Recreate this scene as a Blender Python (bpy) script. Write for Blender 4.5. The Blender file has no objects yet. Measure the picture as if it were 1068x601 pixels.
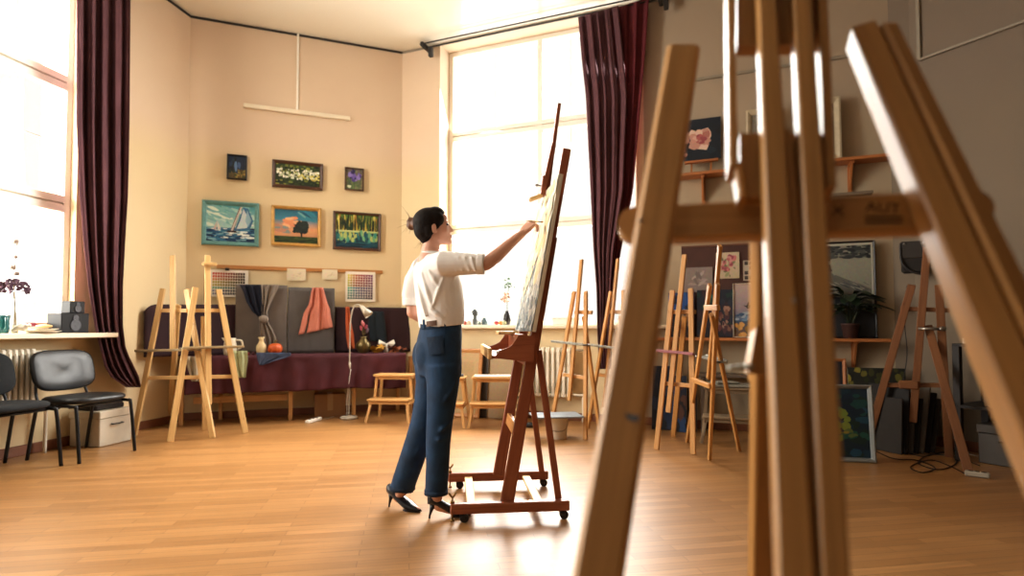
import bpy, bmesh, math, random
from mathutils import Vector as V, Matrix
from mathutils import noise as MN
C = bpy.context.scene.collection
sc = bpy.context.scene
R0 = random.Random(7)
PI = math.pi
# ---------------------------------------------------------------- camera model
F = 600.0; CX = 534.0; CY = 322.0; CH = 1.05
PITCH = math.atan(20.0 / F)
FW = V((0, math.cos(PITCH), math.sin(PITCH))); UP = V((0, -math.sin(PITCH), math.cos(PITCH))); RT = V((1, 0, 0))
CAM = V((0, 0, CH))
def ray(px, py): return FW + RT * ((px - CX) / F) + UP * ((CY - py) / F)
def P(px, py, D):
    r = ray(px, py); return CAM + r * (D / r.y)
def G(px, py, z=0.0):
    r = ray(px, py); return CAM + r * ((z - CH) / r.z)
def plane_hit(px, py, o, n):
    r = ray(px, py); return CAM + r * ((o - CAM).dot(n) / r.dot(n))
# ---------------------------------------------------------------- room plan
A = V((-3.72, 6.55)); B = V((-1.436, 7.43)); C1 = V((3.589, 5.397)); C2 = V((3.705, 5.28))
L0 = V((-4.07, 4.575)); R1 = V((4.09, 4.595))
L9 = A + (L0 - A) * ((A.y + 3.0) / (A.y - L0.y))
R9 = C2 + (R1 - C2) * ((C2.y + 3.0) / (C2.y - R1.y))
H = 4.67
class Wall:
    def __init__(s, a, b):
        s.a = a; s.b = b; d = (b - a); s.len = d.length; s.d = d.normalized()
        s.e = V((s.d.x, s.d.y, 0)); n = V((s.d.y, -s.d.x, 0))
        mid = (a + b) / 2
        if (V((0, 3, 0)) - V((mid.x, mid.y, 0))).dot(n) < 0: n = -n
        s.n = n                                   # points into the room
    def pt(s, u, off, z): return V((s.a.x, s.a.y, 0)) + s.e * u + s.n * off + V((0, 0, z))
    def hit(s, px, py, off=0.0): return plane_hit(px, py, V((s.a.x, s.a.y, 0)) + s.n * off, s.n)
    def u(s, p): return (V((p.x, p.y, 0)) - V((s.a.x, s.a.y, 0))).dot(s.e)
    def uz(s, px, py, off=0.0):
        p = s.hit(px, py, off); return s.u(p), p.z
WL = Wall(L9, A); WB = Wall(A, B); WC = Wall(B, C1); WP = Wall(C1, C2); WR = Wall(C2, R9); WF = Wall(R9, L9)
# ---------------------------------------------------------------- materials
def lin(c):
    if isinstance(c, str):
        c = c.lstrip('#'); c = [int(c[i:i+2], 16) / 255 for i in (0, 2, 4)]
    return tuple((x / 12.92 if x <= 0.04045 else ((x + 0.055) / 1.055) ** 2.4) for x in c[:3])
MATS = {}
def newmat(name):
    m = bpy.data.materials.new(name); m.use_nodes = True
    nt = m.node_tree; return m, nt, nt.nodes['Principled BSDF']
def bump(nt, bs, src, strength, dist=0.01):
    b = nt.nodes.new('ShaderNodeBump'); b.inputs['Strength'].default_value = strength; b.inputs['Distance'].default_value = dist
    nt.links.new(src, b.inputs['Height']); nt.links.new(b.outputs['Normal'], bs.inputs['Normal'])
def mat(name, col, rough=0.6, metal=0.0, var=0.12, scale=6.0, bmp=0.0, bscale=None, sheen=0.0, spec=0.5, detail=4, emit=0):
    if name in MATS: return MATS[name]
    m, nt, bs = newmat(name); c = lin(col)
    tc = nt.nodes.new('ShaderNodeTexCoord'); nz = nt.nodes.new('ShaderNodeTexNoise')
    nz.inputs['Scale'].default_value = scale; nz.inputs['Detail'].default_value = detail
    nt.links.new(tc.outputs['Object'], nz.inputs['Vector'])
    rp = nt.nodes.new('ShaderNodeValToRGB'); nt.links.new(nz.outputs['Fac'], rp.inputs['Fac'])
    rp.color_ramp.elements[0].position = 0.3; rp.color_ramp.elements[1].position = 0.7
    rp.color_ramp.elements[0].color = (*[x * (1 - var) for x in c], 1)
    rp.color_ramp.elements[1].color = (*[min(1, x * (1 + var)) for x in c], 1)
    nt.links.new(rp.outputs['Color'], bs.inputs['Base Color'])
    bs.inputs['Roughness'].default_value = rough; bs.inputs['Metallic'].default_value = metal
    bs.inputs['Specular IOR Level'].default_value = spec
    if sheen: bs.inputs['Sheen Weight'].default_value = sheen; bs.inputs['Sheen Tint'].default_value = (*c, 1)
    if bmp:
        n2 = nt.nodes.new('ShaderNodeTexNoise'); n2.inputs['Scale'].default_value = bscale or scale * 4; n2.inputs['Detail'].default_value = 3
        nt.links.new(tc.outputs['Object'], n2.inputs['Vector']); bump(nt, bs, n2.outputs['Fac'], bmp)
    MATS[name] = m; return m
def wood(name, c1, c2, rough=0.45, knots=True, gs=1.0):
    """grain runs along the V direction of the mesh's own UV map"""
    if name in MATS: return MATS[name]
    m, nt, bs = newmat(name)
    uv = nt.nodes.new('ShaderNodeUVMap'); uv.uv_map = 'UVMap'
    mp = nt.nodes.new('ShaderNodeMapping'); mp.inputs['Scale'].default_value = (60 * gs, 2.5 * gs, 1)
    nt.links.new(uv.outputs['UV'], mp.inputs['Vector'])
    nz = nt.nodes.new('ShaderNodeTexNoise'); nz.inputs['Scale'].default_value = 1.0; nz.inputs['Detail'].default_value = 6; nz.inputs['Distortion'].default_value = 1.2
    nt.links.new(mp.outputs['Vector'], nz.inputs['Vector'])
    rp = nt.nodes.new('ShaderNodeValToRGB'); nt.links.new(nz.outputs['Fac'], rp.inputs['Fac'])
    rp.color_ramp.elements[0].position = 0.3; rp.color_ramp.elements[1].position = 0.68
    rp.color_ramp.elements[0].color = (*lin(c1), 1); rp.color_ramp.elements[1].color = (*lin(c2), 1)
    out = rp.outputs['Color']
    if knots:
        m2 = nt.nodes.new('ShaderNodeMapping'); m2.inputs['Scale'].default_value = (16, 5, 1); nt.links.new(uv.outputs['UV'], m2.inputs['Vector'])
        vo = nt.nodes.new('ShaderNodeTexVoronoi'); vo.inputs['Scale'].default_value = 1.0; nt.links.new(m2.outputs['Vector'], vo.inputs['Vector'])
        r2 = nt.nodes.new('ShaderNodeValToRGB'); nt.links.new(vo.outputs['Distance'], r2.inputs['Fac'])
        r2.color_ramp.elements[0].position = 0.02; r2.color_ramp.elements[1].position = 0.10
        r2.color_ramp.elements[0].color = (0.42, 0.3, 0.22, 1); r2.color_ramp.elements[1].color = (1, 1, 1, 1)
        mx = nt.nodes.new('ShaderNodeMixRGB'); mx.blend_type = 'MULTIPLY'; mx.inputs['Fac'].default_value = 0.75
        nt.links.new(out, mx.inputs['Color1']); nt.links.new(r2.outputs['Color'], mx.inputs['Color2']); out = mx.outputs['Color']
    nt.links.new(out, bs.inputs['Base Color']); bs.inputs['Roughness'].default_value = rough
    bump(nt, bs, nz.outputs['Fac'], 0.15, 0.002)
    MATS[name] = m; return m
def paintmat(name='painted_surface', rough=0.7, bs_=0.3):
    if name in MATS: return MATS[name]
    m, nt, bs = newmat(name)
    at = nt.nodes.new('ShaderNodeAttribute'); at.attribute_name = 'Col'
    tc = nt.nodes.new('ShaderNodeTexCoord'); nz = nt.nodes.new('ShaderNodeTexNoise'); nz.inputs['Scale'].default_value = 45; nz.inputs['Detail'].default_value = 5; nz.inputs['Distortion'].default_value = 1.0
    nt.links.new(tc.outputs['Object'], nz.inputs['Vector'])
    mx = nt.nodes.new('ShaderNodeMixRGB'); mx.blend_type = 'OVERLAY'; mx.inputs['Fac'].default_value = bs_
    nt.links.new(at.outputs['Color'], mx.inputs['Color1']); nt.links.new(nz.outputs['Color'], mx.inputs['Color2'])
    hsv = nt.nodes.new('ShaderNodeHueSaturation'); hsv.inputs['Saturation'].default_value = 1.0
    nt.links.new(mx.outputs['Color'], hsv.inputs['Color'])
    nt.links.new(hsv.outputs['Color'], bs.inputs['Base Color']); bs.inputs['Roughness'].default_value = rough
    MATS[name] = m; return m
# ---------------------------------------------------------------- mesh helpers
def BM():
    bm = bmesh.new(); bm.loops.layers.uv.new('UVMap'); return bm
def set_uv(bm, faces, g, w=None):
    uv = bm.loops.layers.uv.verify(); g = g.normalized()
    a = g.orthogonal().normalized() if w is None else (w - g * w.dot(g)).normalized(); b = g.cross(a)
    k = R0.random() * 7
    for f in faces:
        n = f.normal
        side = a if abs(n.dot(b)) > abs(n.dot(a)) else b
        for l in f.loops: l[uv].uv = (l.vert.co.dot(side) + k, l.vert.co.dot(g) + k)
def hexa(bm, c, bev=0.0, grain=None, w=None):
    """c: 8 corners, first four one end (loop), last four the other end"""
    vs = [bm.verts.new(p) for p in c]
    fs = [bm.faces.new([vs[i] for i in q]) for q in ((3,2,1,0), (4,5,6,7), (0,1,5,4), (1,2,6,5), (2,3,7,6), (3,0,4,7))]
    bmesh.ops.recalc_face_normals(bm, faces=fs)
    if bev > 0:
        es = list({e for f in fs for e in f.edges})
        r = bmesh.ops.bevel(bm, geom=es, offset=bev, segments=1, profile=0.5, affect='EDGES')
        fs = [f for f in bm.faces if any(v in f.verts for v in r['verts'])] if r['verts'] else fs
        fs = list({f for v in r['verts'] for f in v.link_faces})
    for f in fs: f.normal_update()
    if grain is None: grain = (V(c[4]) - V(c[0]))
    set_uv(bm, fs, grain, w)
    return fs
def beam(bm, p0, p1, w, t, wdir, bev=0.003, w1=None, t1=None):
    p0 = V(p0); p1 = V(p1); g = (p1 - p0).normalized(); wd = V(wdir); wd = (wd - g * wd.dot(g)).normalized(); td = g.cross(wd)
    w1 = w if w1 is None else w1; t1 = t if t1 is None else t1
    def q(p, w, t): return [p + wd * (w/2*a) + td * (t/2*b) for a, b in ((-1,-1), (1,-1), (1,1), (-1,1))]
    return hexa(bm, q(p0, w, t) + q(p1, w1, t1), bev, g, wd)
def box(bm, c, s, rz=0, bev=0.0, grain=None):
    """axis box: centre c, size s"""
    M = Matrix.Rotation(rz, 3, 'Z'); c = V(c)
    h = V(s) / 2
    pts = [c + M @ V((x*h.x, y*h.y, z*h.z)) for z in (-1, 1) for x, y in ((-1,-1), (1,-1), (1,1), (-1,1))]
    if grain is None:
        i = max(range(3), key=lambda k: s[k]); grain = M @ V([1 if k == i else 0 for k in range(3)])
    return hexa(bm, pts, bev, grain)
def obox(bm, o, ex, ey, ez, x0, x1, y0, y1, z0, z1, bev=0.0, grain=None):
    """box in a local frame"""
    pts = [o + ex*x + ey*y + ez*z for z in (z0, z1) for x, y in ((x0,y0), (x1,y0), (x1,y1), (x0,y1))]
    if grain is None:
        d = [(x1-x0, ex), (y1-y0, ey), (z1-z0, ez)]; grain = max(d, key=lambda k: abs(k[0]))[1]
    return hexa(bm, pts, bev, grain)
def wbox(bm, W, u0, u1, o0, o1, z0, z1, bev=0.0):
    return obox(bm, V((W.a.x, W.a.y, 0)), W.e, W.n, V((0,0,1)), u0, u1, o0, o1, z0, z1, bev)
def prism(bm, pts, d, grain=None):
    """polygon pts extruded by vector d"""
    a = [bm.verts.new(p) for p in pts]; b = [bm.verts.new(V(p) + d) for p in pts]; n = len(pts)
    fs = [bm.faces.new(a), bm.faces.new(b[::-1])] + [bm.faces.new([a[i], b[i], b[(i+1) % n], a[(i+1) % n]]) for i in range(n)]
    bmesh.ops.recalc_face_normals(bm, faces=fs)
    for f in fs: f.normal_update()
    set_uv(bm, fs, grain if grain is not None else V((0,0,1)))
    return fs
def tube(bm, pts, r, seg=8, cap=True, squash=None):
    pts = [V(p) for p in pts]; n = len(pts)
    rs = r if isinstance(r, (list, tuple)) else [r] * n
    rings = []; prev = None
    for i, p in enumerate(pts):
        t = (pts[min(i+1, n-1)] - pts[max(i-1, 0)]).normalized()
        if prev is None: a = t.orthogonal().normalized()
        else:
            a = prev - t * prev.dot(t); a = a.normalized() if a.length > 1e-5 else t.orthogonal().normalized()
        prev = a; b = t.cross(a)
        rings.append([bm.verts.new(p + (a * math.cos(2*PI*k/seg) + b * math.sin(2*PI*k/seg)) * rs[i]) for k in range(seg)])
    fs = []
    for i in range(n-1):
        for k in range(seg):
            f = bm.faces.new([rings[i][k], rings[i][(k+1) % seg], rings[i+1][(k+1) % seg], rings[i+1][k]]); f.smooth = True; fs.append(f)
    if cap: fs += [bm.faces.new(rings[0][::-1]), bm.faces.new(rings[-1])]
    return fs
def rings_loft(bm, rings, cap=True, smooth=True):
    R = [[bm.verts.new(p) for p in r] for r in rings]; n = len(R[0])
    for i in range(len(R)-1):
        for k in range(n):
            f = bm.faces.new([R[i][k], R[i][(k+1) % n], R[i+1][(k+1) % n], R[i+1][k]]); f.smooth = smooth
    if cap: bm.faces.new(R[0][::-1]); bm.faces.new(R[-1])
def lathe(bm, c, prof, seg=20, cap=True):
    c = V(c)
    rings_loft(bm, [[c + V((max(r, 1e-4)*math.cos(2*PI*k/seg), max(r, 1e-4)*math.sin(2*PI*k/seg), z)) for k in range(seg)] for r, z in prof], cap)
def ell(bm, c, r, M=None, sub=3):
    """ellipsoid centre c, radii r, rotation matrix M"""
    c = V(c); T = Matrix.Diagonal(V(r)).to_4x4()
    if M is not None: T = M.to_4x4() @ T
    T = Matrix.Translation(c) @ T
    g = bmesh.ops.create_icosphere(bm, subdivisions=sub, radius=1.0, matrix=T)
    for v in g['verts']:
        for f in v.link_faces: f.smooth = True
def cap_chain(bm, pts, rs, sub=2, seg=12):
    """tapered round-ended chain (for union by remesh)"""
    for i in range(len(pts)-1): tube(bm, [pts[i], pts[i+1]], [rs[i], rs[i+1]], seg)
    for p, r in zip(pts, rs): ell(bm, p, (r, r, r), None, sub)
def smooth_path(pts, n=8):
    pts = [V(p) for p in pts]; out = []
    for i in range(len(pts)-1):
        a = pts[max(i-1, 0)]; b = pts[i]; c = pts[i+1]; d = pts[min(i+2, len(pts)-1)]
        for k in range(n):
            t = k / n
            out.append(0.5 * ((2*b) + (c-a)*t + (2*a-5*b+4*c-d)*t*t + (3*b-a-3*c+d)*t*t*t))
    out.append(pts[-1]); return out
# ---------------------------------------------------------------- object helpers
def root_matrix(o):
    M = o.matrix_basis.copy(); p = o.parent
    while p is not None: M = p.matrix_basis @ M; p = p.parent
    return M
def thing(name, label, cat, loc, rz=0.0, group=None):
    o = bpy.data.objects.new(name, None); C.objects.link(o); o.empty_display_size = 0.05
    o.location = loc; o.rotation_euler = (0, 0, rz); o['label'] = label; o['category'] = cat
    if group: o['group'] = group
    return o
def obj(name, bm, m, parent=None, world=True, label=None, origin=None):
    """links bm as one mesh object; parts get their thing's origin, lone things their own base"""
    me = bpy.data.meshes.new(name)
    if parent is None:
        if origin is None:
            xs = [v.co for v in bm.verts]
            lo = V([min(p[i] for p in xs) for i in range(3)]); hi = V([max(p[i] for p in xs) for i in range(3)])
            origin = V(((lo.x+hi.x)/2, (lo.y+hi.y)/2, lo.z))
        for v in bm.verts: v.co -= V(origin)
    elif world:
        Mi = root_matrix(parent).inverted()
        for v in bm.verts: v.co = Mi @ v.co
    bm.normal_update(); bm.to_mesh(me); bm.free()
    o = bpy.data.objects.new(name, me); C.objects.link(o)
    for mm in (m if isinstance(m, (list, tuple)) else [m]): me.materials.append(mm)
    if parent is None: o.location = origin
    else: o.parent = parent
    if label: o['label'] = label
    return o
def tag(o, label, cat, group=None):
    o['label'] = label; o['category'] = cat
    if group: o['group'] = group
    return o
def struct(name, bm, m, parent=None):
    o = obj(name, bm, m, parent)
    if parent is None: o['kind'] = 'structure'
    return o
def dup(root, loc, rz, label, group=None):
    r = root.copy(); C.objects.link(r); r.location = loc; r.rotation_euler = (0, 0, rz); r['label'] = label
    if group: r['group'] = group
    for ch in list(root.children):
        c = ch.copy(); C.objects.link(c); c.parent = r
        for g in list(ch.children):
            d = g.copy(); C.objects.link(d); d.parent = c
    return r
def remesh(o, vox, sm=3):
    m = o.modifiers.new('union', 'REMESH'); m.mode = 'VOXEL'; m.voxel_size = vox; m.use_smooth_shade = True
    if sm:
        s = o.modifiers.new('soften', 'SMOOTH'); s.iterations = sm; s.factor = 0.5
def solid(o, t, off=0.0):
    m = o.modifiers.new('thickness', 'SOLIDIFY'); m.thickness = t; m.offset = off
def cloth(rows, hit, off, amp, freq, nx=40, ny=24, ph=0.0, ampf=None, jit=0.3):
    """surface between screen rows (y, xl, xr) carried on a real plane; hit(px,py,off)->point, ripples along the plane normal"""
    bm = BM(); rows = sorted([tuple(r) + (0,) * (4-len(r)) for r in rows]); grid = []
    for j in range(ny+1):
        y = rows[0][0] + (rows[-1][0]-rows[0][0]) * j/ny
        for i in range(len(rows)-1):
            if rows[i][0] <= y <= rows[i+1][0] + 1e-6: break
        t = (y-rows[i][0]) / (rows[i+1][0]-rows[i][0])
        xl = rows[i][1] + (rows[i+1][1]-rows[i][1])*t; xr = rows[i][2] + (rows[i+1][2]-rows[i][2])*t
        sk = rows[i][3] + (rows[i+1][3]-rows[i][3])*t
        g = []
        for k in range(nx+1):
            s = k/nx
            a = amp * (ampf(j/ny) if ampf else 1)
            w = s * freq * 2*PI + ph + jit * 3 * MN.noise(V((s*4, j/ny*1.5, ph)))
            o = a * (math.sin(w) + 0.35*math.sin(w*2.3+1))
            o += a * 0.5 * MN.noise(V((s*7, j/ny*5, 3+ph)))
            g.append(bm.verts.new(hit(xl + (xr-xl)*s, y + sk*(s-0.5), off + o)))
        grid.append(g)
    for j in range(ny):
        for k in range(nx):
            f = bm.faces.new([grid[j][k], grid[j+1][k], grid[j+1][k+1], grid[j][k+1]]); f.smooth = True
    return bm
# ---------------------------------------------------------------- painted pictures
class Paint:
    """flat painted picture: polygons with their own colours, in 0..1 picture coordinates"""
    def __init__(s, o, ex, ez, w, h, n):
        s.bm = BM(); s.cl = s.bm.loops.layers.float_color.new('Col'); s.o = o; s.ex = ex; s.ez = ez; s.w = w; s.h = h; s.n = n; s.k = 0
    def poly(s, pts, cols):
        if isinstance(cols, str): cols = [cols] * len(pts)
        s.k += 1
        pts = [(min(1, max(0, x)), min(1, max(0, y))) for x, y in pts]
        vs = [s.bm.verts.new(s.o + s.ex*(x*s.w) + s.ez*(y*s.h) + s.n*(0.00003*s.k)) for x, y in pts]
        try: f = s.bm.faces.new(vs)
        except ValueError: return
        for l, c in zip(f.loops, cols): l[s.cl] = (*lin(c), 1)
    def band(s, y0, y1, c0, c1, x0=0, x1=1): s.poly([(x0,y0), (x1,y0), (x1,y1), (x0,y1)], [c0, c0, c1, c1])
    def blob(s, x, y, rx, ry, c, n=10, j=0.25, rot=0, rng=R0):
        pts = []
        for k in range(n):
            a = 2*PI*k/n; q = 1 + (rng.random()-0.5)*2*j
            dx = math.cos(a)*rx*q; dy = math.sin(a)*ry*q
            pts.append((x + dx*math.cos(rot)-dy*math.sin(rot), y + dx*math.sin(rot)+dy*math.cos(rot)))
        s.poly(pts, c)
    def dabs(s, n, x0, x1, y0, y1, rx, ry, cols, rot=0, j=0.3, rr=0.0):
        for _ in range(n):
            q = 0.6 + 0.8*R0.random()
            s.blob(x0+(x1-x0)*R0.random(), y0+(y1-y0)*R0.random(), rx*q, ry*q, R0.choice(cols), 7, j, rot + (R0.random()-0.5)*rr)
def framed(name, label, cat, W, x0, y0, x1, y1, fw, fcol, draw, off=0.012, depth=0.03, group=None, ym=None, mat_=None, tilt=0.0, fname='frame', pic='canvas', mount=None):
    """a picture on wall W whose outer frame corners are seen at (x0,y0)-(x1,y1)"""
    u0, z1 = W.uz(x0, y0, off); u0b, z0 = W.uz(x0, y1, off); u1, z1b = W.uz(x1, y0 if ym is None else ym[0], off); z0b = W.hit(x1, y1 if ym is None else ym[1], off).z
    if ym is not None: z1 = (z1+z1b)/2; z0 = (z0+z0b)/2
    o = W.pt(u0, off, z0); ez = (V((0,0,1))*math.cos(tilt) - W.n*math.sin(tilt)).normalized(); nn = W.e.cross(ez)
    if nn.dot(W.n) < 0: nn = -nn
    w = u1-u0; h = (z1-z0)/math.cos(tilt)
    t = thing(name, label, cat, W.pt((u0+u1)/2, off, z0), 0, group)
    if fw > 0:
        bm = BM(); inn = []
        prof = [(0, 0), (0, depth), (fw*0.3, depth*1.15), (fw*0.75, depth*0.8), (fw, depth*0.35), (fw, 0)]
        loops = []
        for a, d in prof:
            loops.append([bm.verts.new(o + W.e*x + ez*z + nn*d) for x, z in ((a, a), (w-a, a), (w-a, h-a), (a, h-a))])
        for i in range(len(loops)-1):
            for k in range(4): bm.faces.new([loops[i][k], loops[i][(k+1) % 4], loops[i+1][(k+1) % 4], loops[i+1][k]])
        bmesh.ops.recalc_face_normals(bm, faces=bm.faces[:])
        set_uv(bm, bm.faces, W.e)
        obj(fname, bm, fcol, t)
    g = fw*0.95 if fw > 0 else 0
    pd = depth*0.35 if fw > 0 else depth
    p = Paint(o + W.e*g + ez*g + nn*(pd+0.001), W.e, ez, w-2*g, h-2*g, nn)
    draw(p)
    # solid backing of the canvas in the same mesh
    q = [p.o - nn*0.001 + W.e*(a*p.w) + ez*(b*p.h) for a, b in ((0,0), (1,0), (1,1), (0,1))]
    fs = prism(p.bm, q, -nn*(max(pd-0.002, 0.003)))
    for f in fs:
        for l in f.loops: l[p.cl] = (0.55, 0.5, 0.42, 1)
    obj(pic, p.bm, mat_ or paintmat(), t)
    return t
# look parameters
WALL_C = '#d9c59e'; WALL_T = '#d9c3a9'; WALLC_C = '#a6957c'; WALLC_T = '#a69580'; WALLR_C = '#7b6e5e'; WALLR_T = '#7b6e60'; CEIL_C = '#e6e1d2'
FLOOR_1 = '#aa7d4c'; FLOOR_2 = '#966b3d'
CURT_1 = '#624348'; CURT_2 = '#5f2a2e'
SKY_C = (1.0, 0.985, 0.91); SKY_S = 1.3
PW1 = 340; PW2 = 450; PW3 = 150; LC1 = (1.0, 0.955, 0.86); LC2 = (1.0, 0.97, 0.91)
PFILL = 28; LCF = (1.0, 0.88, 0.74); EXPO = -0.08; GAM = 0.93
PINE_1 = '#b98a55'; PINE_2 = '#cfa36c'; HONEY_1 = '#a9713c'; HONEY_2 = '#bf8950'; RED_1 = '#82452e'; RED_2 = '#995a3d'
FG_1 = '#936b3b'; FG_2 = '#ae8149'

PW2B = 130
PW1B = 60
# ================================================================ materials of the setting
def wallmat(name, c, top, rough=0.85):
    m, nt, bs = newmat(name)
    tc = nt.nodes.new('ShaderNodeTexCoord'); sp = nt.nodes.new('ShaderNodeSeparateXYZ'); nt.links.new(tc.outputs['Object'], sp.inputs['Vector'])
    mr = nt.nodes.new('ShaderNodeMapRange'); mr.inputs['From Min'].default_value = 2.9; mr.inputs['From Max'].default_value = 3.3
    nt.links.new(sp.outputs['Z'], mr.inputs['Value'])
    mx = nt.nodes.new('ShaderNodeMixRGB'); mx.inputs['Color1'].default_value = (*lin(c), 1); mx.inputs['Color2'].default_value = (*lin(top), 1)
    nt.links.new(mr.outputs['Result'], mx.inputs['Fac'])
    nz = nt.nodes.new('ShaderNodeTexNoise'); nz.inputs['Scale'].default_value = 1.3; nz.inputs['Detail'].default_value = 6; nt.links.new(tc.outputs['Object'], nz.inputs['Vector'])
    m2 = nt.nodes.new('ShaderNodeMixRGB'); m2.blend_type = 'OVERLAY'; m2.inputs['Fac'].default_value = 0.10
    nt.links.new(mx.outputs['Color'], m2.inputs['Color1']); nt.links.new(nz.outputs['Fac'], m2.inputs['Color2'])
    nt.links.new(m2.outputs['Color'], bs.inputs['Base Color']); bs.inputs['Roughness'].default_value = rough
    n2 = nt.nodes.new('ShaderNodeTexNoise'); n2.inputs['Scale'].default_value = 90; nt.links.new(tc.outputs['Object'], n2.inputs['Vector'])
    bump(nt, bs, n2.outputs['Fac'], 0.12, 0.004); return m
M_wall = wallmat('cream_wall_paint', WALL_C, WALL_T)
M_wallC = wallmat('dimmed_wall_paint', WALLC_C, WALLC_T)  # cream wall again, with the light falloff put into its colour
M_wallR = wallmat('shaded_wall_paint', WALLR_C, WALLR_T)  # dimness of the right and front walls put into the colour, cuts bounce
def ceilmat():
    m, nt, bs = newmat('glossy_ceiling')
    bs.inputs['Base Color'].default_value = (*lin(CEIL_C), 1); bs.inputs['Roughness'].default_value = 0.12
    tc = nt.nodes.new('ShaderNodeTexCoord'); nz = nt.nodes.new('ShaderNodeTexNoise'); nz.inputs['Scale'].default_value = 0.8
    nt.links.new(tc.outputs['Object'], nz.inputs['Vector']); bump(nt, bs, nz.outputs['Fac'], 0.05, 0.02); return m
M_ceil = ceilmat()
def floormat():
    m, nt, bs = newmat('laminate_floor')
    tc = nt.nodes.new('ShaderNodeTexCoord'); mp = nt.nodes.new('ShaderNodeMapping'); mp.inputs['Rotation'].default_value = (0, 0, math.radians(-10))
    nt.links.new(tc.outputs['Object'], mp.inputs['Vector'])
    br = nt.nodes.new('ShaderNodeTexBrick'); br.offset = 0.37; br.inputs['Scale'].default_value = 1.0
    br.inputs['Brick Width'].default_value = 0.62; br.inputs['Row Height'].default_value = 0.066; br.inputs['Mortar Size'].default_value = 0.0011
    br.inputs['Color1'].default_value = (*lin(FLOOR_1), 1); br.inputs['Color2'].default_value = (*lin(FLOOR_2), 1); br.inputs['Mortar'].default_value = (*lin('#6d4525'), 1)
    nt.links.new(mp.outputs['Vector'], br.inputs['Vector'])
    m2 = nt.nodes.new('ShaderNodeMapping'); m2.inputs['Scale'].default_value = (3, 45, 1); nt.links.new(mp.outputs['Vector'], m2.inputs['Vector'])
    nz = nt.nodes.new('ShaderNodeTexNoise'); nz.inputs['Scale'].default_value = 1.0; nz.inputs['Detail'].default_value = 5; nt.links.new(m2.outputs['Vector'], nz.inputs['Vector'])
    mx = nt.nodes.new('ShaderNodeMixRGB'); mx.blend_type = 'OVERLAY'; mx.inputs['Fac'].default_value = 0.35
    nt.links.new(br.outputs['Color'], mx.inputs['Color1']); nt.links.new(nz.outputs['Fac'], mx.inputs['Color2'])
    nt.links.new(mx.outputs['Color'], bs.inputs['Base Color'])
    mr = nt.nodes.new('ShaderNodeMapRange'); mr.inputs['To Min'].default_value = 0.32; mr.inputs['To Max'].default_value = 0.5; nt.links.new(nz.outputs['Fac'], mr.inputs['Value'])
    nt.links.new(mr.outputs['Result'], bs.inputs['Roughness']); bump(nt, bs, br.outputs['Fac'], -0.15, 0.002); bs.inputs['Coat Weight'].default_value = 0.25; bs.inputs['Coat Roughness'].default_value = 0.38; return m
M_floor = floormat()
M_white = mat('white_plastic', '#f3f0e6', 0.4, var=0.03)
M_sill = mat('painted_sill', '#e4d9c2', 0.35, var=0.05)
M_base = mat('brown_baseboard', '#7a4a30', 0.5, var=0.1)
M_rad = mat('radiator_enamel', '#e6e0d0', 0.35, var=0.04)
M_dark = mat('dark_gap', '#35302c', 0.7)
M_cond = mat('grey_conduit', '#8f8676', 0.5, var=0.05)
def glassmat():
    m, nt, bs = newmat('window_glass'); nt.nodes.remove(bs)
    tr = nt.nodes.new('ShaderNodeBsdfTransparent'); gl = nt.nodes.new('ShaderNodeBsdfGlossy'); gl.inputs['Roughness'].default_value = 0.02
    mx = nt.nodes.new('ShaderNodeMixShader'); mx.inputs['Fac'].default_value = 0.06
    nt.links.new(tr.outputs[0], mx.inputs[1]); nt.links.new(gl.outputs[0], mx.inputs[2]); nt.links.new(mx.outputs[0], nt.nodes['Material Output'].inputs['Surface'])
    return m
M_glass = glassmat()
M_cable = mat('thin_black_cable', '#2a2522', 0.6)
# ================================================================ shell
def flat_poly(name, pts, z, th, m):
    bm = BM(); q = [V((p.x, p.y, z)) for p in pts]; prism(bm, q, V((0, 0, th))); o = obj(name, bm, m, None, origin=V((0,0,0))); o['kind'] = 'structure'; return o
plan = [L9, A, B, C1, C2, R9]
cen = V((0, 2.5))
big = [p + (p - cen).normalized() * 0.6 for p in plan]
flat_poly('floor', big, -0.1, 0.1, M_floor)
flat_poly('ceiling', big, H, 0.12, M_ceil)
def wall(name, W, holes, m, th=0.4, flat0=False, flat1=False):
    bm = BM(); us = sorted({0.0, W.len} | {h[0] for h in holes} | {h[1] for h in holes})
    ext = th * 0.42
    for i in range(len(us)-1):
        a, b = us[i], us[i+1]; mid = (a+b)/2
        hs = [h for h in holes if h[0] < mid < h[1]]
        aa = a - ext if i == 0 and not flat0 else a; bb = b + ext if i == len(us)-2 and not flat1 else b
        def seg(z0, z1):
            if z1 - z0 < 1e-4: return
            # mitred ends beyond the corners so that the slabs close
            o = V((W.a.x, W.a.y, 0))
            pts = [o + W.e*a + V((0,0,z0)), o + W.e*b + V((0,0,z0)), o + W.e*bb - W.n*th + V((0,0,z0)), o + W.e*aa - W.n*th + V((0,0,z0))]
            hexa(bm, pts + [p + V((0,0,z1-z0)) for p in pts])
        if hs: seg(0, hs[0][2]); seg(hs[0][3], H)
        else: seg(0, H)
    return _s(obj(name, bm, m, None, origin=V((0,0,0))))
def _s(o): o['kind'] = 'structure'; return o
# window opening 2 (centre wall)
u0, zt = WC.uz(459, 47); u1, _ = WC.uz(664, 200); zs = WC.hit(520, 338).z
win2 = (u0, u1, zs - 0.02, zt)
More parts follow.
